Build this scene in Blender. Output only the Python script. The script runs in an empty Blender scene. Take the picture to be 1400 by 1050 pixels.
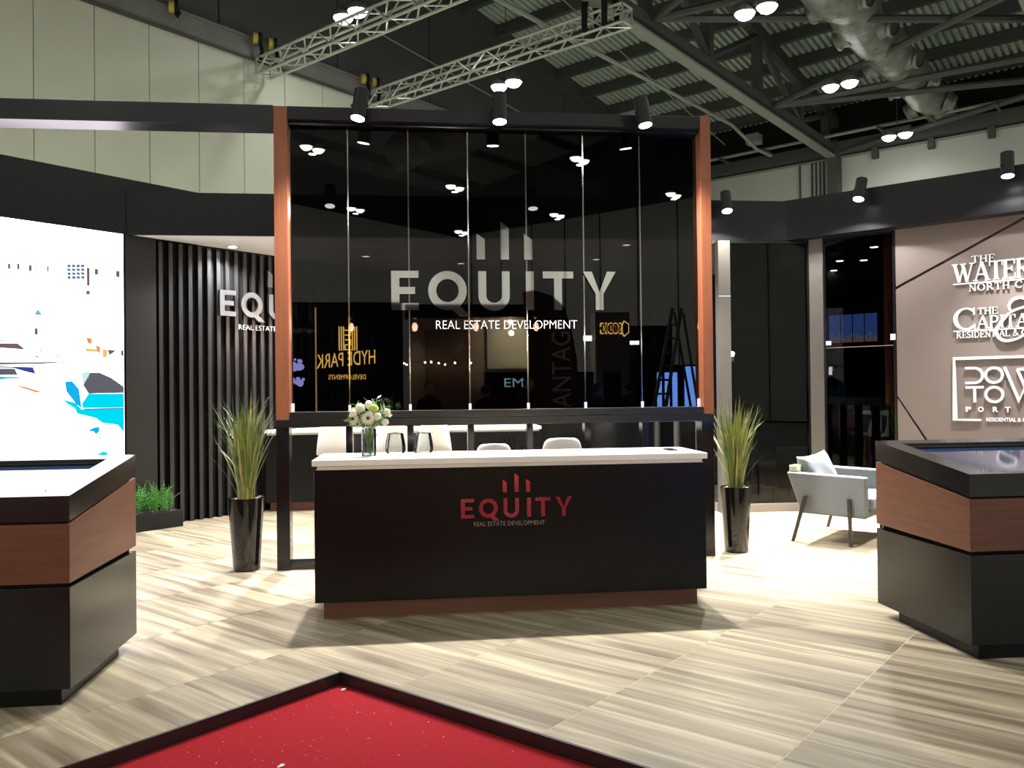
import bpy, bmesh, math, random
from mathutils import Vector, Matrix
random.seed(7)
SC = bpy.context.scene
COL = SC.collection
PI = math.pi
R2 = math.sqrt(2)

# ------------------------------------------------------------------ camera
def look(pitch, roll, yaw):
    cy, sy = math.cos(yaw), math.sin(yaw)
    f = Vector((-sy, cy, 0)); r = Vector((cy, sy, 0)); u = Vector((0, 0, 1))
    f2 = f*math.cos(pitch) + u*math.sin(pitch); u2 = u*math.cos(pitch) - f*math.sin(pitch)
    r3 = r*math.cos(roll) + u2*math.sin(roll); u3 = u2*math.cos(roll) - r*math.sin(roll)
    return r3, u3, f2
cd = bpy.data.cameras.new('camera'); cam = bpy.data.objects.new('camera', cd); COL.objects.link(cam)
cr, cu, cf = look(math.radians(.537), math.radians(-.651), math.radians(-6.24))
cam.matrix_world = Matrix(((cr.x, cu.x, -cf.x, 0), (cr.y, cu.y, -cf.y, 0), (cr.z, cu.z, -cf.z, 1.5), (0, 0, 0, 1)))
cd.sensor_width = 36; cd.lens = 1133/1400*36; cd.clip_start = .05; cd.clip_end = 300
SC.camera = cam
# ------------------------------------------------------------------ world, exposure, light levels
w = bpy.data.worlds.new('hall_air'); SC.world = w; w.use_nodes = True
w.node_tree.nodes['Background'].inputs[0].default_value = (.5, .55, .5, 1)
w.node_tree.nodes['Background'].inputs[1].default_value = .02
SC.view_settings.view_transform = 'Standard'; SC.view_settings.look = 'None'
SC.view_settings.exposure = 0; SC.view_settings.gamma = 1; SC.view_settings.use_curve_mapping = False
SC.cycles.use_denoising = True
SC.cycles.max_bounces = 8; SC.cycles.diffuse_bounces = 4; SC.cycles.glossy_bounces = 5
SC.cycles.transparent_max_bounces = 12; SC.cycles.sample_clamp_indirect = 6
HIGHBAY_W = 56       # each pair of hall lamps
PANEL_SPOT_W = 1080    # spots on top of the glass partition
HEADER_SPOT_W = 4200  # spots on the right fascia
CEILING_SPOT_W = 420  # downlights of the meeting corner
FILL_GLOBE_W = 170   # each added fill globe, out of direct view
SCREEN_E = 6.0        # LED wall

def XY(u, v): return ((u - v)/R2, (u + v)/R2)

# ------------------------------------------------------------------ materials
def mat(name, col, rough=.5, metal=0, noise=0, scale=8, stretch=(1, 1, 1), bump=0, bscale=None, spec=.5, emit=None, es=0, coat=0):
    m = bpy.data.materials.new(name); m.use_nodes = True
    nt = m.node_tree; b = nt.nodes['Principled BSDF']
    b.inputs['Base Color'].default_value = (*col, 1); b.inputs['Roughness'].default_value = rough
    b.inputs['Metallic'].default_value = metal; b.inputs['Specular IOR Level'].default_value = spec
    b.inputs['Coat Weight'].default_value = coat; b.inputs['Coat Roughness'].default_value = .05
    if emit: b.inputs['Emission Color'].default_value = (*emit, 1); b.inputs['Emission Strength'].default_value = es
    if noise or bump:
        tc = nt.nodes.new('ShaderNodeTexCoord'); mp = nt.nodes.new('ShaderNodeMapping')
        mp.inputs['Scale'].default_value = stretch
        nt.links.new(tc.outputs['Object'], mp.inputs[0])
        n = nt.nodes.new('ShaderNodeTexNoise'); n.inputs['Scale'].default_value = scale; n.inputs['Detail'].default_value = 5
        nt.links.new(mp.outputs[0], n.inputs[0])
        if noise:
            r = nt.nodes.new('ShaderNodeValToRGB')
            r.color_ramp.elements[0].position = .3; r.color_ramp.elements[1].position = .7
            r.color_ramp.elements[0].color = (*[c*(1 - noise) for c in col], 1)
            r.color_ramp.elements[1].color = (*[min(1, c*(1 + noise)) for c in col], 1)
            nt.links.new(n.outputs[0], r.inputs[0]); nt.links.new(r.outputs[0], b.inputs['Base Color'])
        if bump:
            n2 = n
            if bscale:
                n2 = nt.nodes.new('ShaderNodeTexNoise'); n2.inputs['Scale'].default_value = bscale; n2.inputs['Detail'].default_value = 3
                nt.links.new(mp.outputs[0], n2.inputs[0])
            bp = nt.nodes.new('ShaderNodeBump'); bp.inputs['Strength'].default_value = bump; bp.inputs['Distance'].default_value = .02
            nt.links.new(n2.outputs[0], bp.inputs['Height']); nt.links.new(bp.outputs[0], b.inputs['Normal'])
    return m

def glow(name, col, s):
    m = bpy.data.materials.new(name); m.use_nodes = True; nt = m.node_tree; nt.nodes.clear()
    e = nt.nodes.new('ShaderNodeEmission'); o = nt.nodes.new('ShaderNodeOutputMaterial')
    e.inputs[0].default_value = (*col, 1); e.inputs[1].default_value = s
    nt.links.new(e.outputs[0], o.inputs[0]); return m

def tint_glass(name, tint, ior=1.5, rough=0.0, gl=(1, 1, 1)):
    m = bpy.data.materials.new(name); m.use_nodes = True; nt = m.node_tree; nt.nodes.clear()
    f = nt.nodes.new('ShaderNodeFresnel'); f.inputs[0].default_value = ior
    t = nt.nodes.new('ShaderNodeBsdfTransparent'); t.inputs[0].default_value = (*tint, 1)
    g = nt.nodes.new('ShaderNodeBsdfGlossy'); g.inputs['Roughness'].default_value = rough; g.inputs[0].default_value = (*gl, 1)
    x = nt.nodes.new('ShaderNodeMixShader'); o = nt.nodes.new('ShaderNodeOutputMaterial')
    nt.links.new(f.outputs[0], x.inputs[0]); nt.links.new(t.outputs[0], x.inputs[1]); nt.links.new(g.outputs[0], x.inputs[2])
    nt.links.new(x.outputs[0], o.inputs[0]); return m

def tile_mat():
    m = bpy.data.materials.new('striped_tile'); m.use_nodes = True; nt = m.node_tree; b = nt.nodes['Principled BSDF']
    tc = nt.nodes.new('ShaderNodeTexCoord'); oi = nt.nodes.new('ShaderNodeObjectInfo')
    ad = nt.nodes.new('ShaderNodeVectorMath'); ad.operation = 'ADD'
    sc = nt.nodes.new('ShaderNodeVectorMath'); sc.operation = 'SCALE'; sc.inputs['Scale'].default_value = 37
    cb = nt.nodes.new('ShaderNodeCombineXYZ')
    nt.links.new(oi.outputs['Random'], cb.inputs[0]); nt.links.new(oi.outputs['Random'], cb.inputs[1])
    nt.links.new(cb.outputs[0], sc.inputs[0]); nt.links.new(tc.outputs['Object'], ad.inputs[0]); nt.links.new(sc.outputs[0], ad.inputs[1])
    def noise(s, stretch, det, rough=.55, dist=0):
        mp = nt.nodes.new('ShaderNodeMapping'); mp.inputs['Scale'].default_value = stretch
        n = nt.nodes.new('ShaderNodeTexNoise'); n.inputs['Scale'].default_value = s; n.inputs['Detail'].default_value = det
        n.inputs['Roughness'].default_value = rough; n.inputs['Distortion'].default_value = dist
        nt.links.new(ad.outputs[0], mp.inputs[0]); nt.links.new(mp.outputs[0], n.inputs[0]); return n
    n1 = noise(1, (11, .6, 1), 2.5, .5, .6); n2 = noise(1, (40, 1.8, 1), 3)
    mx = nt.nodes.new('ShaderNodeMix'); mx.data_type = 'FLOAT'; mx.inputs[0].default_value = .17
    nt.links.new(n1.outputs[0], mx.inputs[2]); nt.links.new(n2.outputs[0], mx.inputs[3])
    r = nt.nodes.new('ShaderNodeValToRGB'); cr_ = r.color_ramp
    cr_.elements[0].position = .36; cr_.elements[0].color = (.135, .105, .07, 1)
    cr_.elements[1].position = .66; cr_.elements[1].color = (.44, .38, .265, 1)
    e = cr_.elements.new(.46); e.color = (.215, .178, .122, 1)
    e = cr_.elements.new(.56); e.color = (.305, .257, .18, 1)
    nt.links.new(mx.outputs[0], r.inputs[0]); nt.links.new(r.outputs[0], b.inputs['Base Color'])
    b.inputs['Roughness'].default_value = .42; b.inputs['Specular IOR Level'].default_value = .35
    bp = nt.nodes.new('ShaderNodeBump'); bp.inputs['Strength'].default_value = .04; bp.inputs['Distance'].default_value = .01
    nt.links.new(n2.outputs[0], bp.inputs['Height']); nt.links.new(bp.outputs[0], b.inputs['Normal'])
    return m

M = {}
M['tile'] = tile_mat()
M['grout'] = mat('grout', (.68, .60, .47), .8, noise=.1)
M['carpet'] = mat('red_carpet', (.265, .011, .017), .95, noise=.10, scale=60, bump=.25, bscale=900, spec=.1)
M['concrete'] = mat('hall_concrete', (.36, .35, .32), .8, noise=.15, scale=2)
M['trim'] = mat('black_edge', (.012, .012, .013), .35)
M['charcoal'] = mat('charcoal_paint', (.0065, .0065, .009), .32, noise=.06, scale=40, spec=.3)
M['charcoal2'] = mat('charcoal_post', (.016, .0155, .015), .5, spec=.3, noise=.05, scale=30)
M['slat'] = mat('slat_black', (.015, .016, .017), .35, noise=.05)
M['black'] = mat('black_laminate', (.0045, .004, .004), .3, noise=.05, spec=.22)
M['black_satin'] = mat('black_satin', (.005, .0048, .0045), .3, spec=.4)
M['gloss_black'] = mat('gloss_black', (.006, .006, .007), .12, spec=.5)
M['pot'] = mat('gloss_pot', (.006, .006, .006), .06, spec=.6)
M['wood'] = mat('red_walnut', (.135, .052, .030), .38, noise=.18, scale=3, stretch=(1, 1, 14), spec=.4)
M['woodv'] = mat('red_walnut_upright', (.235, .075, .034), .4, noise=.12, scale=3, stretch=(12, 12, .8), spec=.4)
M['kick'] = mat('walnut_kick', (.13, .05, .028), .45, noise=.15, scale=3, stretch=(1, 1, 12))
M['white'] = mat('white_top', (.88, .86, .83), .3, noise=.02)
M['chrome'] = mat('mirror_chrome', (.86, .86, .86), .03, metal=1)
M['steel_strip'] = mat('polished_strip', (.42, .42, .42), .10, metal=1)
M['brushed'] = mat('brushed_chrome', (.24, .25, .265), .3, metal=1)
M['silver'] = mat('silver_letter', (.93, .93, .95), .25, metal=.15)
M['partition_glass'] = tint_glass('smoked_glass', (.105, .10, .108))
M['wall_glass'] = mat('dark_glass', (.003, .003, .004), .0, spec=.4)
M['room_glass'] = tint_glass('room_glass', (.38, .38, .365), 1.34)
M['clear_glass'] = tint_glass('clear_glass', (.93, .95, .95), 1.45)
M['amber_glass'] = tint_glass('pendant_glass', (.75, .6, .58), 1.5)
M['water'] = tint_glass('vase_water', (.85, .9, .88), 1.33)
M['cream'] = mat('cream_cladding', (.50, .52, .425), .6, noise=.03, scale=1.5)
M['cream2'] = mat('cream_cladding_plain', (.44, .455, .40), .65, noise=.04, scale=.6)
M['darkwall'] = mat('dark_upper_wall', (.055, .06, .058), .8, noise=.06, scale=1)
M['joint'] = mat('panel_joint', (.06, .06, .055), .8)
M['deck'] = mat('roof_deck', (.40, .46, .385), .6, noise=.1, scale=.8)
M['steel'] = mat('dark_steel', (.055, .058, .052), .6, noise=.08, scale=2)
M['steel_light'] = mat('pale_steel', (.24, .26, .21), .5, noise=.06, scale=2)
M['truss'] = mat('aluminium_truss', (.62, .64, .58), .32, metal=.8, noise=.05)
M['duct'] = mat('foil_duct', (.21, .215, .18), .45, metal=.4, noise=.3, scale=5, bump=1.0, bscale=6)
M['track'] = mat('grey_track', (.16, .16, .15), .6, noise=.15, scale=2)
M['yellow'] = mat('hoist_yellow', (.45, .36, .06), .5)
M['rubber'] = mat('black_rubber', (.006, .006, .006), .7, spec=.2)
M['taupe'] = mat('taupe_wall', (.142, .113, .104), .6, noise=.03, scale=3)
M['taupe_dark'] = mat('groove_taupe', (.09, .072, .066), .7)
M['taupe_sill'] = mat('taupe_sill', (.21, .18, .155), .5)
M['ceil_white'] = mat('white_soffit', (.75, .78, .76), .6)
M['fabric'] = mat('grey_blue_fabric', (.145, .155, .163), .95, noise=.12, scale=90, bump=.25, bscale=500, spec=.15)
M['fabric2'] = mat('pale_grey_fabric', (.195, .21, .222), .95, noise=.1, scale=60, bump=.25, bscale=400, spec=.15)
M['leg'] = mat('dark_bronze_leg', (.05, .045, .04), .4, metal=.6)
M['fabric_room'] = mat('grey_green_fabric', (.22, .24, .215), .95, noise=.1, scale=80, spec=.1)
M['fabric_dark'] = mat('dark_grey_fabric', (.035, .037, .042), .95, noise=.1, scale=80, spec=.1)
M['skyline'] = mat('skyline', (.02, .02, .03), .8, emit=(.3, .3, .45), es=.9)
M['shell'] = mat('white_shell', (.80, .77, .72), .35)
M['beech'] = mat('beech_leg', (.52, .33, .18), .5, noise=.1, stretch=(8, 8, 1))
M['grass'] = mat('grass_green', (.10, .16, .025), .5, noise=.35, scale=9)
M['straw'] = mat('grass_straw', (.30, .26, .09), .6, noise=.25, scale=9)
M['fern'] = mat('fern_green', (.06, .24, .03), .5, noise=.3, scale=14)
M['bark'] = mat('bark_chip', (.30, .17, .09), .8, noise=.3, scale=30)
M['leafg'] = mat('leaf_green', (.05, .15, .03), .45, noise=.25, scale=20)
M['stem'] = mat('stem_green', (.16, .26, .05), .5, noise=.2, scale=30)
M['petal'] = mat('white_petal', (.86, .82, .66), .6)
M['lime'] = mat('lime_bloom', (.45, .58, .10), .6, noise=.2, scale=60)
M['eye'] = mat('flower_eye', (.035, .018, .01), .7)
M['bulb'] = glow('bulb_warm', (1, .80, .52), 160)
M['globe'] = glow('fill_globe_glow', (1, 1, .9), 4)
M['rear_clad'] = mat('rear_cladding', (.72, .70, .66), .6, noise=.04, scale=.6)
M['cream_block'] = mat('cream_block', (.66, .62, .42), .6)
M['phone'] = mat('phone_glass', (.006, .007, .010), .08)
M['paper'] = mat('grey_card', (.45, .5, .5), .6)
M['debris'] = mat('paper_crumb', (.72, .66, .60), .8)
M['lamp_face'] = glow('spot_face', (1, .98, .95), 60)
M['hb_face'] = glow('highbay_face', (1, 1, .97), 30)
M['gold'] = glow('gold_light', (1, .58, .13), 13)
M['gold_dim'] = mat('gold_strip', (.7, .42, .12), .3, metal=.6, emit=(1, .6, .15), es=5)
M['skin'] = mat('skin', (.45, .27, .19), .6)
M['cloth'] = mat('dark_clothes', (.015, .015, .018), .9)
M['hair'] = mat('dark_hair', (.01, .008, .007), .6)
M['beige'] = mat('beige_stand', (.42, .34, .25), .6, noise=.05)
M['brown'] = mat('brown_stand', (.13, .085, .06), .6, noise=.05)
M['grey_stand'] = mat('grey_stand', (.16, .155, .16), .6, noise=.05)
M['grey_post'] = mat('grey_post', (.085, .08, .076), .5, noise=.05)
M['black_stand'] = mat('black_stand', (.007, .007, .008), .5, spec=.3)
M['flag'] = mat('flag_cloth', (.05, .032, .024), .8)
M['flagtxt'] = mat('flag_letter', (.6, .5, .38), .7)
M['ladder'] = mat('green_ladder', (.10, .16, .13), .5)

# ------------------------------------------------------------------ mesh builder
class MB:
    def __init__(s): s.v = []; s.f = []; s.mi = []
    def add(s, vs, fs, mi=0):
        o = len(s.v); s.v += [tuple(p) for p in vs]
        for f in fs: s.f.append([o + i for i in f]); s.mi.append(mi)
        return s
    def box(s, x0, x1, y0, y1, z0, z1, mi=0):
        vs = [(x, y, z) for z in (z0, z1) for y in (y0, y1) for x in (x0, x1)]
        return s.add(vs, [(0, 2, 3, 1), (4, 5, 7, 6), (0, 1, 5, 4), (1, 3, 7, 5), (3, 2, 6, 7), (2, 0, 4, 6)], mi)
    def hexa(s, bot, top, mi=0):
        n = len(bot); vs = list(bot) + list(top)
        fs = [tuple(reversed(range(n))), tuple(range(n, 2*n))] + [(i, (i+1) % n, n + (i+1) % n, n + i) for i in range(n)]
        return s.add(vs, fs, mi)
    def tube(s, pts, r, n=8, cap=True, mi=0):
        pts = [Vector(p) for p in pts]; rs = r if isinstance(r, (list, tuple)) else [r]*len(pts)
        rings = []; prev = None
        for i, p in enumerate(pts):
            d = (pts[min(i+1, len(pts)-1)] - pts[max(i-1, 0)]).normalized()
            if prev is None:
                a = Vector((0, 0, 1)) if abs(d.z) < .9 else Vector((1, 0, 0)); x = d.cross(a).normalized()
            else: x = (prev - d*prev.dot(d)).normalized()
            prev = x; y = d.cross(x)
            rings.append([p + (x*math.cos(2*PI*k/n) + y*math.sin(2*PI*k/n))*rs[i] for k in range(n)])
        vs = [q for rg in rings for q in rg]; fs = []
        for i in range(len(pts)-1):
            for k in range(n): fs.append((i*n+k, i*n+(k+1) % n, (i+1)*n+(k+1) % n, (i+1)*n+k))
        if cap: fs += [tuple(reversed(range(n))), tuple(range((len(pts)-1)*n, len(pts)*n))]
        return s.add(vs, fs, mi)
    def lathe(s, prof, c=(0, 0, 0), n=24, cap0=True, cap1=True, mi=0):
        vs = [(c[0] + r*math.cos(2*PI*k/n), c[1] + r*math.sin(2*PI*k/n), c[2] + z) for r, z in prof for k in range(n)]
        fs = [(i*n+k, i*n+(k+1) % n, (i+1)*n+(k+1) % n, (i+1)*n+k) for i in range(len(prof)-1) for k in range(n)]
        if cap0: fs.append(tuple(reversed(range(n))))
        if cap1: fs.append(tuple(range((len(prof)-1)*n, len(prof)*n)))
        return s.add(vs, fs, mi)
    def ball(s, c, r, n=10, m=6, sq=(1, 1, 1), mi=0):
        prof = [(max(1e-4, math.sin(PI*i/m)), -math.cos(PI*i/m)) for i in range(m+1)]
        vs = [(c[0]+r*sq[0]*a*math.cos(2*PI*k/n), c[1]+r*sq[1]*a*math.sin(2*PI*k/n), c[2]+r*sq[2]*b) for a, b in prof for k in range(n)]
        fs = [(i*n+k, i*n+(k+1) % n, (i+1)*n+(k+1) % n, (i+1)*n+k) for i in range(m) for k in range(n)]
        return s.add(vs, fs, mi)
    def poly(s, pts2, place, d0, d1, mi=0):
        """polygon (a,b) extruded between depths d0..d1; place(a,b,d) -> 3-D"""
        area = sum(pts2[i][0]*pts2[(i+1) % len(pts2)][1] - pts2[(i+1) % len(pts2)][0]*pts2[i][1] for i in range(len(pts2)))
        if area < 0: pts2 = pts2[::-1]
        return s.hexa([place(a, b, d0) for a, b in pts2], [place(a, b, d1) for a, b in pts2], mi)
    def ribbon(s, pts, w, place, d0, d1, closed=False, mi=0):
        pts = [Vector((a, b)) for a, b in pts]; n = len(pts); L = []; Rr = []
        for i in range(n):
            if closed: a, b = pts[i-1], pts[(i+1) % n]
            else: a, b = pts[max(0, i-1)], pts[min(n-1, i+1)]
            d = (b - a).normalized(); nn = Vector((-d.y, d.x)); ww = (w[i] if isinstance(w, (list, tuple)) else w)/2
            if 0 < i < n-1 or closed:
                d1_ = (pts[i] - pts[i-1]).normalized(); c = max(.45, abs(Vector((-d1_.y, d1_.x)).dot(nn))); ww = ww/c
            L.append(pts[i] + nn*ww); Rr.append(pts[i] - nn*ww)
        for i in range(n if closed else n-1):
            j = (i+1) % n
            q = [L[i], Rr[i], Rr[j], L[j]]
            s.poly([(p.x, p.y) for p in q], place, d0, d1, mi)
        return s
    def shift(s, d): s.v = [(p[0]-d[0], p[1]-d[1], p[2]-d[2]) for p in s.v]; return s
    def mesh(s, name, mats, smooth=False):
        me = bpy.data.meshes.new(name); me.from_pydata(s.v, [], s.f); me.update()
        for m in (mats if isinstance(mats, (list, tuple)) else [mats]): me.materials.append(m)
        for p, i in zip(me.polygons, s.mi): p.material_index = i; p.use_smooth = smooth
        bm = bmesh.new(); bm.from_mesh(me); bmesh.ops.recalc_face_normals(bm, faces=bm.faces); bm.to_mesh(me); bm.free()
        if smooth:
            try: me.set_sharp_from_angle(angle=math.radians(40))
            except Exception: pass
        return me

FRAME = {}
def tag(o, label=None, cat=None, group=None, kind=None):
    if label: o['label'] = label
    if cat: o['category'] = cat
    if group: o['group'] = group
    if kind: o['kind'] = kind
    return o
def thing(name, loc, label, cat, group=None, uv=False, rz=0):
    o = bpy.data.objects.new(name, None); COL.objects.link(o); o.empty_display_size = .1
    w_ = (*XY(loc[0], loc[1]), loc[2]) if uv else loc
    o.location = w_; o.rotation_euler.z = (PI/4 if uv else 0) + rz
    FRAME[o.name] = loc; return tag(o, label, cat, group)
def part(p, name, mb, m, smooth=False, bevel=0, seg=2, label=None, kind=None, local=False):
    if not local: mb.shift(FRAME.get(p.name, (0, 0, 0)))
    o = bpy.data.objects.new(name, mb.mesh(name, m, smooth)); COL.objects.link(o); o.parent = p
    FRAME[o.name] = FRAME.get(p.name, (0, 0, 0)) if not local else (0, 0, 0)
    if bevel:
        b = o.modifiers.new('soft', 'BEVEL'); b.width = bevel; b.segments = seg; b.limit_method = 'ANGLE'; b.angle_limit = .6
    return tag(o, label, kind=kind)
def solo(name, mb, m, uv=False, smooth=False, bevel=0, seg=2, label=None, cat=None, group=None, kind=None):
    """a top-level object that is one mesh, origin at its base centre"""
    xs, ys, zs = zip(*mb.v); c = ((min(xs)+max(xs))/2, (min(ys)+max(ys))/2, min(zs))
    mb.shift(c); o = bpy.data.objects.new(name, mb.mesh(name, m, smooth)); COL.objects.link(o)
    o.location = (*XY(c[0], c[1]), c[2]) if uv else c
    if uv: o.rotation_euler.z = PI/4
    FRAME[o.name] = c
    if bevel:
        b = o.modifiers.new('soft', 'BEVEL'); b.width = bevel; b.segments = seg; b.limit_method = 'ANGLE'; b.angle_limit = .6
    return tag(o, label, cat, group, kind)
def copy_part(src, parent, loc, rot=(0, 0, 0), scale=(1, 1, 1)):
    c = src.copy(); COL.objects.link(c); c.parent = parent; c.location = loc; c.rotation_euler = rot; c.scale = scale; return c
def copy_tree(o, parent=None):
    c = o.copy(); COL.objects.link(c); c.parent = parent; FRAME[c.name] = FRAME.get(o.name, (0, 0, 0))
    for ch in list(o.children): copy_tree(ch, c)
    return c
def lamp(name, kind, loc, power, parent=None, col=(1, 1, 1), aim=None, size=.1, angle=90, blend=.5):
    l = bpy.data.lights.new(name, kind); l.energy = power; l.color = col
    o = bpy.data.objects.new(name, l); COL.objects.link(o); o.location = loc
    if kind == 'SPOT': l.spot_size = math.radians(angle); l.spot_blend = blend; l.shadow_soft_size = size
    if kind == 'POINT': l.shadow_soft_size = size
    if kind == 'AREA': l.shape = 'DISK'; l.size = size
    if aim is not None: o.rotation_euler = (Vector(aim) - Vector(loc)).to_track_quat('-Z', 'Y').to_euler()
    return o

# text from the built-in font, as flat-extruded mesh data in (a,b) plane then placed
DG = None
def text_mesh(txt, width=None, height=None, depth=.006, place=None, bold=0):
    c = bpy.data.curves.new('t', 'FONT'); c.body = txt; c.size = 1; c.extrude = .5; c.offset = bold; c.resolution_u = 3
    o = bpy.data.objects.new('t', c); COL.objects.link(o)
    dg = bpy.context.evaluated_depsgraph_get(); me = bpy.data.meshes.new_from_object(o.evaluated_get(dg))
    bpy.data.objects.remove(o); bpy.data.curves.remove(c)
    vs = [v.co.copy() for v in me.vertices]; fs = [tuple(p.vertices) for p in me.polygons]
    x0 = min(v.x for v in vs); x1 = max(v.x for v in vs); y0 = min(v.y for v in vs); y1 = max(v.y for v in vs)
    bpy.data.meshes.remove(me)
    mb = MB(); sx = width/(x1-x0); sy = (height/(y1-y0)) if height else sx
    mb.add([place((v.x-x0)*sx, (v.y-y0)*sy, (v.z+.5)*depth) for v in vs], fs); return mb

# ------------------------------------------------------------------ glyphs drawn as strokes
def arc(cx, cy, rx, ry, a0, a1, n=16):
    return [(cx + rx*math.cos(math.radians(a0 + (a1-a0)*i/n)), cy + ry*math.sin(math.radians(a0 + (a1-a0)*i/n))) for i in range(n+1)]
TH, TN, SF = .15, .065, .055
def serif(ch):
    """strokes of a serif capital, cap height 1: list of (points, width); returns (advance, strokes)"""
    S = lambda x, y, l=.3: ([(x-l/2, y), (x+l/2, y)], SF)
    b, t = SF/2, 1-SF/2
    if ch == 'T': return .86, [([(.43, 0), (.43, 1)], TH), ([(.04, t), (.82, t)], TN), ([(.06, 1), (.06, .74)], SF), ([(.80, 1), (.80, .74)], SF), S(.43, b, .36)]
    if ch == 'H': return 1.0, [([(.2, 0), (.2, 1)], TH), ([(.8, 0), (.8, 1)], TH), ([(.2, .5), (.8, .5)], TN), S(.2, b), S(.2, t), S(.8, b), S(.8, t)]
    if ch == 'E': return .84, [([(.2, 0), (.2, 1)], TH), ([(.1, t), (.74, t)], TN), ([(.2, .52), (.58, .52)], TN), ([(.1, b), (.78, b)], TN), ([(.72, 1), (.72, .76)], SF), ([(.76, 0), (.76, .27)], SF), ([(.57, .64), (.57, .40)], SF), S(.16, b), S(.16, t)]
    if ch == 'W': return 1.35, [([(.12, 1), (.42, 0)], TH), ([(.42, 0), (.70, .95)], TN), ([(.62, 1), (.90, 0)], TH), ([(.90, 0), (1.22, 1)], TN), S(.14, t, .36), S(.66, t, .36), S(1.2, t, .3)]
    if ch == 'A': return 1.0, [([(.12, 0), (.5, 1)], TN), ([(.5, 1), (.86, 0)], TH), ([(.26, .34), (.72, .34)], TN), S(.13, b, .28), S(.85, b, .34)]
    if ch == 'R': return .98, [([(.2, 0), (.2, 1)], TH), ([(.2, t)] + arc(.46, .74, .22, .23, 90, -90, 12) + [(.2, .51)], TN*1.5), ([(.44, .5), (.86, 0)], TH), S(.2, b), S(.16, t, .24), S(.9, b, .2)]
    if ch == 'N': return 1.02, [([(.18, 0), (.18, 1)], TN), ([(.16, 1), (.84, 0)], TH), ([(.84, 0), (.84, 1)], TN), S(.18, b), S(.14, t, .24), S(.84, t)]
    if ch == 'O': return 1.06, [(arc(.53, .5, .42, .46, 0, 360, 24), [TN + (TH-TN)*abs(math.cos(2*PI*i/24))**1.5 for i in range(25)])]
    if ch == 'C': return 1.0, [(arc(.54, .5, .43, .46, 50, 310, 22), [TN + (TH*1.15-TN)*abs(math.cos(math.radians(50+260*i/22)))**1.5 for i in range(23)]), ([(.84, .98), (.84, .66)], SF), ([(.86, .02), (.86, .26)], SF*.7)]
    if ch == 'P': return .86, [([(.2, 0), (.2, 1)], TH), ([(.2, t)] + arc(.48, .72, .24, .25, 90, -90, 12) + [(.2, .47)], TN*1.5), S(.2, b), S(.16, t, .24)]
    if ch == 'I': return .46, [([(.23, 0), (.23, 1)], TH), S(.23, b), S(.23, t)]
    if ch == 'D': return 1.04, [([(.2, 0), (.2, 1)], TH), ([(.14, t), (.45, t)] + arc(.45, .5, .45, .47, 90, -90, 16) + [(.14, b)], TN*1.5), S(.16, b, .24), S(.16, t, .24)]
    if ch == 'L': return .82, [([(.2, 0), (.2, 1)], TH), ([(.1, b), (.74, b)], TN), ([(.72, 0), (.72, .28)], SF), S(.2, t)]
    if ch == 'S': return .74, [(arc(.38, .73, .25, .23, 40, 250, 10) + arc(.36, .27, .27, .23, 80, -140, 10), TH*.8), ([(.60, .98), (.60, .76)], SF), ([(.12, .02), (.12, .26)], SF)]
    if ch == '&': return 1.0, [([(.9, .05), (.3, .7)] + arc(.42, .8, .15, .15, 200, -20, 8) + [(.2, .42)] + arc(.36, .24, .22, .2, 140, 330, 8) + [(.86, .5)], TH*.6)]
    return .4, []
def serif_word(word, a0, b0, h, place, depth, track=0, sx=1.0, width=None):
    """list of (letter mesh builders); a = reading direction"""
    adv = [serif(c)[0] for c in word]; tot = sum(adv) + track*(len(word)-1)
    if width: sx = width/(tot*h)
    out = []; x = 0
    for c, ad in zip(word, adv):
        mb = MB()
        for pts, w_ in serif(c)[1]:
            ww = [k*h for k in w_] if isinstance(w_, list) else w_*h
            mb.ribbon([(a0 + (x + p[0])*h*sx, b0 + p[1]*h) for p in pts], ww, place, 0, depth)
        if mb.v: out.append(mb)
        x += ad + track
    return out

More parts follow.
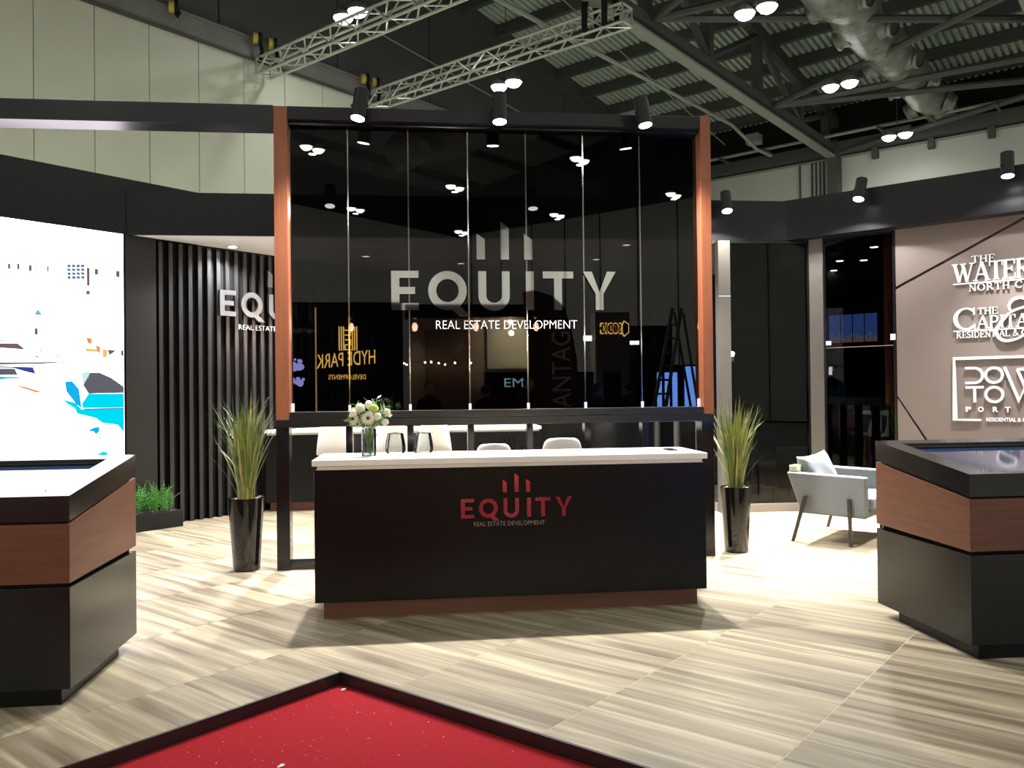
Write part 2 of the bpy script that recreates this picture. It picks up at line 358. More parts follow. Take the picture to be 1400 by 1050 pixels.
# EQUITY lettering: letters as in the photograph, coordinates in units where cap height = 1 and x from the left of E
def equity_letters(depthplace, d0, d1, s, a0, b0):
    P = lambda a, b: (a0 + a*s, b0 + b*s)
    t = .205; L = {}
    cnt = [0]
    def poly(mb, pts): cnt[0] += 1; mb.poly([P(*p) for p in pts], depthplace, d0, d1 + .0006*(cnt[0] % 5 + 1))
    mb = MB(); poly(mb, [(0, 0), (t, 0), (t, 1), (0, 1)])
    for y in (0, .41, 1-.18): poly(mb, [(t, y), (.69 if y != .41 else .60, y), (.69 if y != .41 else .60, y+.18), (t, y+.18)])
    L['E'] = mb
    mb = MB(); mb.ribbon([P(*p) for p in arc(.935+.49, .5, .39, .40, 0, 360, 30)[:-1]], t*s, depthplace, d0, d1, closed=True)
    poly(mb, [(1.42, .12), (1.60, .22), (2.02, -.16), (1.72, -.16)])
    L['Q'] = mb
    x = 2.215; mb = MB(); w_ = .81
    poly(mb, [(x, .36), (x+t, .36), (x+t, 1), (x, 1)]); poly(mb, [(x+w_-t, .36), (x+w_, .36), (x+w_, 1), (x+w_-t, 1)])
    mb.ribbon([P(*p) for p in arc(x+w_/2, .37, w_/2-t/2, .37-t/2+.02, 180, 360, 18)], t*s, depthplace, d0, d1)
    L['U'] = mb
    x = 3.446; mb = MB(); poly(mb, [(x, 0), (x+t, 0), (x+t, 1), (x, 1)]); L['I'] = mb
    x = 3.887; mb = MB(); poly(mb, [(x, .82), (x+.80, .82), (x+.80, 1), (x, 1)]); poly(mb, [(x+.4-t/2, 0), (x+.4+t/2, 0), (x+.4+t/2, .82), (x+.4-t/2, .82)]); L['T'] = mb
    x = 4.945; mb = MB(); c = x+.435
    poly(mb, [(c-t/2, 0), (c+t/2, 0), (c+t/2, .42), (c-t/2, .42)])
    poly(mb, [(c-t/2, .42), (c+.04, .36), (x+.235, 1), (x, 1)]); poly(mb, [(c-.04, .36), (c+t/2, .42), (x+.87, 1), (x+.635, 1)])
    L['Y'] = mb
    bars = []
    for bx, bt, bt2 in ((2.18, 1.97, 1.82), (2.80, 2.29, 2.12), (3.41, 1.97, 1.82)):
        mb = MB(); poly(mb, [(bx, 1.30), (bx+.215, 1.30), (bx+.215, bt2), (bx, bt)]); bars.append(mb)
    return L, bars

# ================================================================== SETTING
UC, VC = 2.896, 3.527          # the two front edges of the raised platform (hall axes u, v run at 45 degrees to the counter)
UR, VL = 10.05, 9.20           # booth wall on the right (u = UR) and on the left (v = VL)
# hall floor and the red carpet of the aisle, one step below the platform
solo('ground', MB().box(-40, 45, -40, 40, -.30, -.075), M['concrete'], uv=True, kind='structure')
solo('red_carpet', MB().box(-9, UC-.004, -9, VC-.004, -.075, -.06), M['carpet'], uv=True, label='bright red aisle carpet with paper crumbs below the black platform edge', cat='carpet')
# platform slab with the grout colour, then the striped tiles
fl = tag(bpy.data.objects.new('floor', None), kind='structure'); COL.objects.link(fl); fl.rotation_euler.z = PI/4; FRAME[fl.name] = (0, 0, 0)
part(fl, 'subfloor', MB().box(UC+.012, 13, -6, 14, -.074, -.0012).box(-4, UC+.012, VC+.012, 14, -.074, -.0012), M['grout'])
TU, TV, G = .62, .93, .004
u_lines = [UC + .012 + TU*k for k in range(-8, 13)]
proto = {}
def tile(ua, ub, va, vb):
    k = (round(ub-ua, 4), round(vb-va, 4))
    if k not in proto:
        proto[k] = MB().box(-k[0]/2, k[0]/2, -k[1]/2, k[1]/2, -.0025, 0).mesh('tile', M['tile'])
    o = bpy.data.objects.new('tile', proto[k]); COL.objects.link(o); o.parent = fl
    o.location = ((ua+ub)/2, (va+vb)/2, 0)
V0T = 1.27 - .93*6
for j in range(16):
    va, vb = V0T + TV*j + G/2, V0T + TV*(j+1) - G/2
    if va > VL + .1: continue
    for i in range(-7, 15):
        ua, ub = UC + .012 + TU*i + G/2, UC + .012 + TU*(i+1) - G/2
        if ua > (12.2 if va > 2.6 else UR + .2): continue
        a = va
        if i < 0:
            if vb < VC + .03: continue
            a = max(va, VC + .012)
        if ua < -1.6 or va < -2.6: continue
        tile(ua, ub, a, vb)
tr = solo('trim_1', MB().box(UC-.004, UC+.012, -6, VC+.012, -.072, .004), M['trim'], uv=True, kind='structure')
tr = solo('trim_2', MB().box(-6, UC-.006, VC-.004, VC+.012, -.072, .004), M['trim'], uv=True, kind='structure')
# crumbs on the carpet
mb = MB()
for _ in range(95):
    u = UC - .03 - abs(random.gauss(0, .7)); v = VC - .03 - abs(random.gauss(0, .8)); r = random.choice([.0012, .0016, .002, .003])
    mb.ball((u, v, -.0598 + r*.5), r, 5, 3, (1.3, .8, .5))
solo('paper_crumbs', mb, M['debris'], uv=True, label='tiny pale crumbs scattered over the red carpet', cat='litter', kind='stuff')
for (u, v, r, lb) in ((2.10, 2.95, .012, 'largest white paper scrap lying on the red carpet'), (2.84, 3.44, .011, 'white scrap in the corner of the red carpet by the black edge')):
    m2 = MB().ball((u, v, -.055), r, 7, 5, (1.5, .8, .5)); m2.v = [(a + random.uniform(-.003, .003), b + random.uniform(-.003, .003), c) for a, b, c in m2.v]
    solo('paper_scrap', m2, M['debris'], uv=True, label=lb, cat='litter')

# ---- left wall of the booth: fascia, LED screen, end post, slats
wl = tag(bpy.data.objects.new('wall_left', None), kind='structure'); COL.objects.link(wl); wl.rotation_euler.z = PI/4; FRAME[wl.name] = (0, 0, 0)
part(wl, 'fascia', MB().box(-2, 5.46, VL, VL+.2, 3.33, 3.95), M['charcoal'])
part(wl, 'lower_panel', MB().box(-2, 4.54, VL+.02, VL+.2, 0, .30), M['charcoal'])
part(wl, 'end_post', MB().box(4.545, 4.90, VL, VL+.2, 0, 3.33), M['charcoal2'])
part(wl, 'backing', MB().box(4.90, UR+.2, VL+.07, VL+.2, 0, 3.33).box(-2, 4.54, VL+.06, VL+.2, .3, 3.33), M['rubber'])
sm = MB().box(-.023, .023, -.052, 0, 0, 3.30).box(-.024, .024, -.06, -.052, 0, 3.30, 1).mesh('slat', [M['rubber'], M['slat']])   # sides blackened to put their shade into the colour, face dark grey
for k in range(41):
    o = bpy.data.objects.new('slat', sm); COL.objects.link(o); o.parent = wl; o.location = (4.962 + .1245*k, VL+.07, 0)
# LED screen
led = thing('led_screen', (2.4, VL+.05, .3), 'huge overexposed LED video wall showing buildings and blue water', 'screen', uv=True)
part(led, 'cabinet', MB().box(.4, 4.535, VL+.012, VL+.058, .30, 3.325), M['gloss_black'])
screen_col = {'w': ((1, .905, .985), SCREEN_E), 'grey': ((.13, .125, .155), 1), 'cyan': ((.0, .72, .93), 1), 'blue': ((.01, .45, .85), 1), 'pale': ((.55, .9, .9), 1),
              'navy': ((.05, .07, .30), 1), 'brown': ((.19, .12, .13), 1), 'orange': ((.80, .32, .10), 1), 'amber': ((1, .55, .12), 1.0), 'steel': ((.10, .20, .42), 1), 'teal': ((.16, .5, .62), 1)}
sp = lambda a, b, d: (a, VL + .012 - d, b)
part(led, 'display', MB().box(.42, 4.52, VL+.004, VL+.0115, .32, 3.318), glow('screen_white', *screen_col['w']))
PIC = [('water', 'cyan', [(3.85,1.476),(3.985,1.437),(4.057,1.364),(4.515,1.359),(4.515,1.093),(4.446,1.181),(4.278,1.21),(4.203,1.266),(4.013,1.317),(3.984,1.377),(3.913,1.423)]),
 ('hull', 'cyan', [(4.131,1.532),(4.515,1.529),(4.515,1.373),(4.071,1.375),(4.057,1.421)]), ('bow', 'blue', [(3.886,1.66),(3.958,1.668),(4.029,1.586),(4.057,1.376),(3.999,1.422),(3.9,1.557)]),
 ('windshield', 'pale', [(4.059,1.758),(4.147,1.774),(4.132,1.706),(4.073,1.631)]), ('cabin', 'grey', [(4.073,1.623),(4.147,1.759),(4.251,1.76),(4.373,1.707),(4.515,1.607),(4.515,1.537),(4.131,1.532)]),
 ('waterline', 'steel', [(4.057,1.373),(4.515,1.372),(4.515,1.359),(4.1,1.357)]), ('roof_line', 'brown', [(3.2,2.043),(3.428,2.049),(3.506,1.988),(3.389,1.995),(3.2,2.001)]),
 ('roof_line', 'brown', [(3.2,1.854),(3.666,1.865),(3.881,1.877),(3.881,1.867),(3.653,1.845),(3.2,1.829)]), ('shade', 'grey', [(3.2,1.791),(3.401,1.793),(3.426,1.73),(3.2,1.721)]),
 ('shade', 'navy', [(3.2,1.815),(3.572,1.81),(3.598,1.739),(3.492,1.766),(3.388,1.798),(3.2,1.798)]), ('shade', 'blue', [(3.2,1.714),(3.452,1.705),(3.452,1.695),(3.2,1.68)]),
 ('awning', 'orange', [(3.31,1.652),(3.491,1.609),(3.651,1.558),(3.61,1.544),(3.478,1.591),(3.387,1.631)]), ('streak', 'navy', [(3.526,1.938),(3.653,1.92),(3.626,1.908)]),
 ('streak', 'steel', [(3.566,2.047),(3.68,1.972),(3.653,1.975)]), ('streak', 'navy', [(3.742,1.988),(3.839,1.925),(3.818,1.924)]), ('roof_line', 'brown', [(3.2,2.075),(3.573,2.085),(3.573,2.076),(3.2,2.062)]),
 ('facade', 'orange', [(4.113,2.143),(4.172,2.131),(4.164,2.07),(4.12,2.083)]), ('facade', 'amber', [(4.097,2.022),(4.208,2.018),(4.26,1.989),(4.104,1.989)]), ('facade', 'orange', [(4.208,2.064),(4.261,2.043),(4.253,1.974),(4.223,1.988)]),
 ('facade', 'amber', [(4.283,2.021),(4.337,2.015),(4.328,1.93),(4.283,1.929)]), ('facade', 'grey', [(4.337,2.015),(4.437,2.01),(4.359,1.954)]), ('facade', 'grey', [(4.487,2.015),(4.516,2.013),(4.516,1.946),(4.486,1.957)]),
 ('fish', 'blue', [(4.114,1.134),(4.203,1.168),(4.248,1.166),(4.24,1.113),(4.202,1.084),(4.187,1.115)]), ('fish', 'steel', [(4.202,1.061),(4.269,1.05),(4.247,1.039)]), ('fish', 'cyan', [(4.201,.864),(4.276,.894),(4.329,.887),(4.329,.848)]),
 ('sail', 'teal', [(3.585,2.354),(3.625,2.415),(3.666,2.352)])]
em = {k: glow('screen_' + k, *c) for k, c in screen_col.items()}
for nm, c, pts in PIC: part(led, nm, MB().poly(pts, sp, .0085, .0105), em[c])
mb = MB()
for x in (3.917, 3.964, 4.011, 4.059):
    for k in range(4): z = 2.912 + (x-3.917)*.11 - .041*k; mb.box(x, x+.037, VL+.0015, VL+.0035, z-.032, z)
part(led, 'window_grid', mb, em['steel'], kind='stuff')
mb = MB()
for (x, z, a, b) in ((3.342,2.855,.023,.055),(3.427,2.866,.023,.06),(3.538,2.862,.027,.06),(3.602,2.868,.01,.06),(3.658,2.866,.01,.06),(3.716,2.872,.016,.06),(3.757,2.877,.012,.06),(4.205,2.896,.036,.065),(4.438,2.898,.042,.07),(4.12,2.9,.03,.2),(4.112,2.65,.04,.045),(3.59,2.214,.03,.07)): mb.box(x, x+a, VL+.0015, VL+.0035, z-b, z)
part(led, 'window_dots', mb, em['brown'], kind='stuff')
# ---- header beam across the corner, parallel to the counter, and the white soffit behind it
wb = tag(bpy.data.objects.new('wall_back', None), kind='structure'); COL.objects.link(wb); FRAME[wb.name] = (0, 0, 0)
YH = 9.72
part(wb, 'header_beam', MB().box(-3.28, 4.52, YH, YH+.16, 3.315, 3.80), M['charcoal'])
solo('ceiling', MB().hexa([(-3.2, YH+.02, 3.312), (3.62, YH+.02, 3.312), (3.62, 12.62, 3.312), (-.40, 12.62, 3.312)], [(-3.2, YH+.02, 3.36), (3.62, YH+.02, 3.36), (3.62, 12.62, 3.36), (-.40, 12.62, 3.36)]), M['ceil_white'], kind='structure')
# ---- right wall of the booth: fascia, glass bays between posts, taupe feature wall
wr = tag(bpy.data.objects.new('wall_right', None), kind='structure'); COL.objects.link(wr); wr.rotation_euler.z = PI/4; FRAME[wr.name] = (0, 0, 0)
part(wr, 'fascia', MB().box(UR-.02, UR+.2, -3, 3.76, 3.32, 3.805), M['charcoal'])
UW = 10.25; KW = UW/UR          # wall plane, set back behind the fascia
part(wr, 'soffit_board', MB().box(UR+.2, UW+.2, -3, 3.6, 3.33, 3.40), M['charcoal'])
part(wr, 'post', MB().box(UW-.03, UW+.1, 3.345, 3.51, 0, 3.33), M['grey_post'], bevel=.003)
part(wr, 'glass_door', MB().box(UW+.004, UW+.016, 2.57, 3.325, .02, 3.30), M['room_glass'])
part(wr, 'door_frame', MB().box(UW-.01, UW+.05, 2.525, 2.555, 0, 3.33).box(UW-.01, UW+.05, 3.32, 3.345, 0, 3.33).box(UW-.01, UW+.05, 2.53, 3.345, 3.29, 3.33), M['gloss_black'], kind='stuff')
part(wr, 'door_hinge', MB().box(UW-.02, UW+.002, 3.26, 3.32, 2.02, 2.07), M['silver'])
part(wr, 'door_hinge', MB().box(UW-.02, UW+.002, 2.53, 2.585, 2.05, 2.12), M['silver'])
part(wr, 'door_hinge', MB().box(UW-.02, UW+.002, 3.25, 3.29, 1.66, 1.76), M['chrome'])
part(wr, 'transom_line', MB().box(UW-.002, UW+.003, 2.56, 3.33, 1.985, 1.993), M['taupe_sill'])
# glass meeting room: one face under the header beam, one running back from it
gr = tag(bpy.data.objects.new('wall_meeting_room', None), kind='structure'); COL.objects.link(gr); FRAME[gr.name] = (0, 0, 0)
XR, XE, YE = 3.60, 4.78, 12.6
part(gr, 'post', MB().box(XR, XR+.15, YH, YH+.12, 0, 3.312), M['grey_post'], bevel=.003)
part(gr, 'post_joint', MB().box(XR, XR+.15, YH-.002, YH+.001, 2.63, 2.636), M['silver'])
part(gr, 'glass_panel', MB().box(XR+.16, XE-.05, YH+.03, YH+.042, .10, 3.30), M['room_glass'])
part(gr, 'frame_bar', MB().box(XE-.05, XE+.02, YH, YH+.06, 0, 3.312), M['gloss_black'])
part(gr, 'frame_bar', MB().box(XR+.15, XE, YH, YH+.06, 3.28, 3.312), M['gloss_black'])
part(gr, 'sill', MB().box(XR+.15, XE+.02, YH-.005, YH+.06, 0, .10), M['taupe_sill'])
ys = [YH+.12, 10.65, 11.6, YE]
for a, b in zip(ys[:-1], ys[1:]):
    part(gr, 'glass_panel', MB().box(XR+.03, XR+.042, a+.01, b-.12, .10, 3.30), M['wall_glass'])
    part(gr, 'post', MB().box(XR, XR+.1, b-.12, b, 0, 3.312), M['grey_post'], bevel=.003)
    part(gr, 'sill', MB().box(XR-.005, XR+.06, a, b-.12, 0, .10), M['taupe_sill'])
part(gr, 'lining', MB().box(XR+.06, XR+.1, YH+.2, YE, 0, 3.312), M['rubber'])
part(gr, 'room_wall', MB().box(XR+.1, 7.6, YE, YE+.1, 0, 3.4), M['rubber'])
part(gr, 'room_wall', MB().box(7.5, 7.6, 7.6, YE, 0, 3.4), M['rubber'])
part(gr, 'room_ceiling', MB().poly([(XR+.1, 9.95), (4.9, 9.95), (7.6, 7.25), (7.6, 12.7), (XR+.1, 12.7)], lambda a, b, d: (a, b, d), 3.38, 3.42), M['rubber'])
part(gr, 'rear_panel', MB().box(-.42, XR+.1, YE, YE+.1, 0, 3.36), M['gloss_black'])
# taupe wall built of three slabs with recessed grooves running across it
gz = lambda v: 2.632 + (2.456 - v)*(3.269-2.632)/(2.456-1.218)
gz2 = lambda v: 1.373 - (2.459 - v)*(1.373-.925)/(2.459-2.192)
g = .016
pw = lambda a, b, d: (UW + .05 - d, a*KW, b if b in (0, 3.32) else 1.5 + (b - 1.5)*KW)
vE = -3.0
vt = 2.47 - (3.32-2.632)/((3.269-2.632)/(2.456-1.218))
vb_ = 2.459 - 1.373/((1.373-.925)/(2.459-2.192))
part(wr, 'feature_panel', MB().poly([(2.47, gz(2.47)+g), (2.47, 3.32), (vt+.03, 3.32)], pw, 0, .06), M['taupe'])
part(wr, 'feature_panel', MB().poly([(2.47, gz(2.47)-g), (vt-.03, 3.32), (vE, 3.32), (vE, 0), (vb_-.02, 0), (2.47, gz2(2.47)+g)], pw, 0, .06), M['taupe'])
part(wr, 'feature_panel', MB().poly([(2.47, gz2(2.47)-g), (2.47, 0), (vb_+.02, 0)], pw, 0, .06), M['taupe'])
part(wr, 'groove_back', MB().box(UW+.05, UW+.2, vE, 2.52, 0, 3.32), M['taupe_dark'])

# ================================================================== HALL
V17, U31 = 17.0, 31.0
hall = tag(bpy.data.objects.new('wall_hall', None), kind='structure'); COL.objects.link(hall); hall.rotation_euler.z = PI/4; FRAME[hall.name] = (0, 0, 0)
# cream cladding of the far-left hall wall, panel by panel
pm = MB().box(.008, 1.1455-.008, 0, .05, 0, 9.40).mesh('cladding_panel', M['cream'])
u0 = 6.62 - 1.1455*5
for k in range(23):
    o = bpy.data.objects.new('cladding_panel', pm); COL.objects.link(o); o.parent = hall; o.location = (u0 + 1.1455*k, V17-.05, 0)
part(hall, 'joint_backing', MB().box(-27, U31, V17, V17+.1, 0, 9.42), M['joint'])
part(hall, 'left_cladding', MB().box(-27, u0, V17-.05, V17, 0, 9.40), M['cream'])
dm = MB().box(.02, 3.43-.02, 0, .05, 9.88, 16).mesh('dark_wall_panel', M['darkwall'])
for k in range(-1, 7):
    o = bpy.data.objects.new('dark_wall_panel', dm); COL.objects.link(o); o.parent = hall; o.location = (10.56 + 3.43*(k-1), V17-.06, 0)
part(hall, 'upper_backing', MB().box(-27, U31, V17-.005, V17+.2, 9.40, 17), M['rubber'])
part(hall, 'wall_track', MB().box(-27, U31, V17-.16, V17-.01, 9.42, 9.84).box(-27, U31, V17-.2, V17-.01, 9.84, 9.9), M['track'])
part(hall, 'track_edge', MB().box(-27, U31, V17-.2, V17-.12, 9.38, 9.42), M['steel'])
# right-hand hall wall
part(hall, 'right_cladding', MB().box(U31, U31+.2, -27, V17, 0, 9.85), M['cream2'])
part(hall, 'right_upper', MB().box(U31, U31+.2, -27, V17, 9.85, 12.2), M['rubber'])
part(hall, 'eaves_beam', MB().box(U31-.5, U31, -27, V17, 9.95, 10.35), M['steel'])
part(hall, 'wall_rail', MB().box(U31-.12, U31-.04, -27, V17, 9.84, 9.90), M['steel_light'])
part(hall, 'column', MB().box(U31-.55, U31-.01, 9.4, 9.75, 0, 10.4), M['steel'])
for v in (10.9, 10.45, 10.3, 10.15, 10.02): part(hall, 'wall_pipe', MB().tube([(U31-.08, v, 0), (U31-.08, v, 10)], .035, 6), M['steel'])
for v in (8.2, 6.4, 4.6, 2.8): part(hall, 'rail_bracket', MB().box(U31-.25, U31-.02, v-.1, v+.1, 9.6, 9.95), M['steel'])
# hall walls behind the viewer
part(hall, 'rear_cladding', MB().box(-21.1, U31, -24.1, -24, 0, 10.2), M['rear_clad'])
part(hall, 'rear_upper', MB().box(-21.1, U31, -24.1, -24, 10.2, 15.5).box(-21.2, -21.1, -24, V17, 10.2, 15.5), M['darkwall'])
part(hall, 'side_cladding', MB().box(-21.1, -21, -24, V17, 0, 10.2), M['rear_clad'])
rj = MB().box(0, .04, -23.99, -23.95, 0, 10.2).mesh('rear_joint', M['joint'])
for k in range(24):
    o = bpy.data.objects.new('rear_joint', rj); COL.objects.link(o); o.parent = hall; o.location = (-20 + 2.1*k, 0, 0)
# roof: corrugated deck falling towards the right wall, purlins, ridge at u = 2
ROOF = lambda u: 13.0 - .131*(u - 21.4) if u > 2 else 13.0 - .131*(2 - 21.4) - .131*(2 - u)
rf = tag(bpy.data.objects.new('ceiling_roof', None), kind='structure'); COL.objects.link(rf); rf.rotation_euler.z = PI/4; FRAME[rf.name] = (0, 0, 0)
def deck(ua, ub):
    mb = MB(); pts = []
    v = -24.0; p = .21
    while v < V17 + .3:
        pts += [(v, .0), (v+.11, .0), (v+.118, .13), (v+.202, .13)]; v += p
    vs = []
    for u in (ua, ub):
        for a, b in pts: vs.append((u, a, ROOF(u) + b))
    n = len(pts); mb.add(vs, [(i, i+1, n+i+1, n+i) for i in range(n-1)]); return mb
part(rf, 'corrugated_deck', deck(2, U31+.1), M['deck'])
part(rf, 'corrugated_deck', deck(-27.1, 2), M['deck'])
part(rf, 'roof_cap', MB().hexa([(2, -27.2, ROOF(2)+.2), (U31+.3, -27.2, ROOF(U31)+.2), (U31+.3, V17+.4, ROOF(U31)+.2), (2, V17+.4, ROOF(2)+.2)], [(2, -27.2, ROOF(2)+.3), (U31+.3, -27.2, ROOF(U31)+.3), (U31+.3, V17+.4, ROOF(U31)+.3), (2, V17+.4, ROOF(2)+.3)])
     .hexa([(-27.3, -27.2, ROOF(-27.3)+.2), (2, -27.2, ROOF(2)+.2), (2, V17+.4, ROOF(2)+.2), (-27.3, V17+.4, ROOF(-27.3)+.2)], [(-27.3, -27.2, ROOF(-27.3)+.3), (2, -27.2, ROOF(2)+.3), (2, V17+.4, ROOF(2)+.3), (-27.3, V17+.4, ROOF(-27.3)+.3)]), M['rubber'])
u = 23.55 - 1.627*13
pl = None
while u < U31:
    z = ROOF(u)
    if u > 2.2:
        mb = MB().box(-.09, .09, -27, V17-.05, -.36, -.005)
        if pl is None: pl = mb.mesh('purlin', M['steel'])
        o = bpy.data.objects.new('purlin', pl); COL.objects.link(o); o.parent = rf; o.location = (u, 0, z)
    u += 1.627
for k in range(8):
    uu = .2 - 3.2*k
    o = bpy.data.objects.new('purlin', pl); COL.objects.link(o); o.parent = rf; o.location = (uu, 0, ROOF(uu))
part(rf, 'gable_beam', MB().hexa([(2, V17-.32, ROOF(2)-.5), (U31, V17-.32, ROOF(U31)-.5), (U31, V17-.06, ROOF(U31)-.5), (2, V17-.06, ROOF(2)-.5)], [(2, V17-.32, ROOF(2)), (U31, V17-.32, ROOF(U31)), (U31, V17-.06, ROOF(U31)), (2, V17-.06, ROOF(2))]), M['steel'])
# main roof trusses (chords along u) and the fans of tie tubes between them
def roof_truss(v, label):
    t = thing('roof_truss', (10, v, 9.9), label, 'truss', uv=True)
    part(t, 'bottom_chord', MB().box(-20, U31-.05, v-.16, v+.16, 10.0, 10.24).box(-20, U31-.05, v-.04, v+.04, 9.86, 10.0), M['steel'])
    part(t, 'chord_flange', MB().box(-20, U31-.05, v-.15, v+.15, 9.80, 9.86), M['steel_light'])
    part(t, 'top_chord', MB().hexa([(2, v-.14, ROOF(2)-.75), (U31-.05, v-.14, ROOF(U31)-.75), (U31-.05, v+.14, ROOF(U31)-.75), (2, v+.14, ROOF(2)-.75)], [(2, v-.14, ROOF(2)-.37), (U31-.05, v-.14, ROOF(U31)-.37), (U31-.05, v+.14, ROOF(U31)-.37), (2, v+.14, ROOF(2)-.37)]), M['steel'])
    us = [6, 9.8, 13.6, 17.1, 20.4, 23.75, 27.2, 29.9]
    for k, uu in enumerate(us):
        part(t, 'upright', MB().box(uu-.13, uu+.13, v-.13, v+.13, 10.2, ROOF(uu)-.6), M['steel'])
        if k < len(us)-1:
            a, b = (uu, us[k+1]) if k % 2 == 0 else (us[k+1], uu)
            part(t, 'diagonal', MB().tube([(a, v, 10.3), (b, v, ROOF(b)-.7)], .11, 6), M['steel'])
    return t
roof_truss(9.6, 'dark steel roof truss with pale lower flange crossing above the right of the booth')
roof_truss(2.4, 'dark steel roof truss nearer the viewer, outside the frame above')
roof_truss(-4.8, 'dark steel roof truss behind the viewer, seen only in the smoked glass')
def tie(a, targets, label):
    t = thing('tie_fan', a, label, 'roof bracing', uv=True)
    for b in targets: part(t, 'tie_tube', MB().tube([a, b], .10, 8), M['steel'], smooth=True)
tie((17.2, 9.4, 10.2), [(13.2, 2.6, 10.2), (18.6, 2.6, 10.2), (23.0, 2.6, 10.2)], 'fan of three grey tie tubes under the top edge, beside the hanging truss end')
tie((24.6, 9.4, 10.1), [(20.9, 2.6, 10.1), (25.4, 2.6, 10.1), (27.5, 2.6, 10.1)], 'fan of three grey tie tubes crossing in front of the foil duct')
tie((30.6, 9.4, 9.95), [(28.7, 2.6, 10.2)], 'single pale tie tube low above the cream wall at upper right')
# added fill globes on poles, kept out of view, to brighten walls and roof
for k, (u, v) in enumerate(((1.5, 12.6), (6, 12.8), (10.8, 12.8), (16, 8), (15.5, 1.5), (22, 4.5), (25, -4), (26, 11), (-6.5, -10.5), (-9.5, -7), (-3, -13.5), (-15, -12), (-10, -19), (-.5, -18.46), (-17, -2))):
    t = thing('fill_globe', (u, v, 2.75), 'added fill globe on a pole, out of direct view', 'lamp', 'added fill globes', uv=True)
    part(t, 'globe', MB().ball((u, v, 2.75), .12, 12, 8), M['globe'], smooth=True); part(t, 'pole', MB().tube([(u, v, -.07), (u, v, 2.63)], .02, 6), M['steel'])
    o = lamp('fill_globe_light', 'POINT', (0, 0, .2), FILL_GLOBE_W, size=.12, col=(1, 1, .86)); o.parent = t
# foil air duct
dv, dz = 5.95, 10.68
d = thing('air_duct', (22, dv, dz), 'large crumpled silver foil air duct hanging under the roof at upper right', 'duct', uv=True)
pts, rs = [], []
uu = 14.0
while uu < 30.3:
    f = (uu - 14)/16.3
    pts.append((uu, dv + .05*math.sin(uu*2.1), dz - .15 + .012*(uu-20) + .04*math.sin(uu*1.3))); rs.append((.60 - .10*f)*(1 + .05*math.sin(uu*4.3)) + random.uniform(-.03, .03)); uu += .22
part(d, 'duct_body', MB().tube(pts, rs, 22), M['duct'], smooth=True)
for k, uu in enumerate((17.3, 19.6, 21.6, 24.2, 26.4, 28.6)):
    for sg in (-1, 1):
        c = Vector((uu, dv + sg*.44, dz - .30)); dr = Vector((random.uniform(-.3, .3), sg*.9, -.35)).normalized()
        ou = part(d, 'outlet', MB().tube([c, c + dr*.16, c + dr*.24, c + dr*.30], [.30, .22, .25, .21], 14, cap=False), M['duct'], smooth=True)
        part(ou, 'outlet_mouth', MB().tube([c + dr*.25, c + dr*.26], [.22, .22], 14), M['steel'])
for uu in (16, 20, 24, 28): part(d, 'hanger', MB().tube([(uu, dv, dz+.4), (uu, dv, ROOF(uu))], .012, 5), M['steel'])
d2 = thing('air_duct', (6, -9, 10.2), 'crumpled foil air duct behind the viewer, mirrored faintly in the smoked glass', 'duct', uv=True)
pts, rs = [], []
uu = -10.0
while uu < 26:
    pts.append((uu, -9 + .05*math.sin(uu*2), 9.6)); rs.append(.58 + .04*math.sin(uu*5) + random.uniform(-.03, .03)); uu += .35
part(d2, 'duct_body', MB().tube(pts, rs, 16), M['duct'], smooth=True)
for k in range(9):
    c = Vector((-8 + 3.6*k, -8.5, 9.4)); part(d2, 'outlet', MB().tube([c, c + Vector((0, .3, -.2))], .3, 12), M['duct'], smooth=True)
# aluminium lattice trusses running out from the left wall
def lattice(uc, va, vb, zc, label, end_u=None):
    t = thing('lattice_truss', (uc, va, zc), label, 'truss', uv=True); h = .19
    for sx in (-1, 1):
        for sz in (-1, 1): part(t, 'main_tube', MB().tube([(uc+sx*h, va, zc+sz*h), (uc+sx*h, vb, zc+sz*h)], .036, 8), M['truss'], smooth=True)
    n = int(abs(vb-va)/.45); st = (vb-va)/n; L = math.hypot(2*h, st)
    bmesh_ = MB().tube([(0, 0, 0), (0, 0, L)], .019, 6).mesh('brace', M['truss'], True)
    FR = Vector((uc, va, zc))
    for k in range(n):
        for a, b in (((-h, -h), (-h, h)), ((h, -h), (h, h)), ((-h, -h), (h, -h)), ((-h, h), (h, h))):
            p, q = (a, b) if k % 2 == 0 else (b, a)
            A = Vector((p[0], st*k, p[1])); B = Vector((q[0], st*(k+1), q[1]))
            o = bpy.data.objects.new('brace', bmesh_); COL.objects.link(o); o.parent = t; o.location = A
            o.rotation_euler = (B - A).to_track_quat('Z', 'Y').to_euler()
    for v in (va, vb): part(t, 'end_frame', MB().tube([(uc-h, v, zc-h), (uc+h, v, zc-h), (uc+h, v, zc+h), (uc-h, v, zc+h), (uc-h, v, zc-h)], .03, 6), M['truss'], smooth=True)
    return t
lattice(11.6, 16.75, 8.2, 9.2, 'aluminium lattice truss at upper left, starting above the wood post')
lattice(15.0, 16.75, 8.85, 9.34, 'aluminium lattice truss ending beside the dark roof chord at top centre')
lattice(2.2, 16.75, -20, 9.4, 'aluminium lattice truss over the viewer, outside the frame')
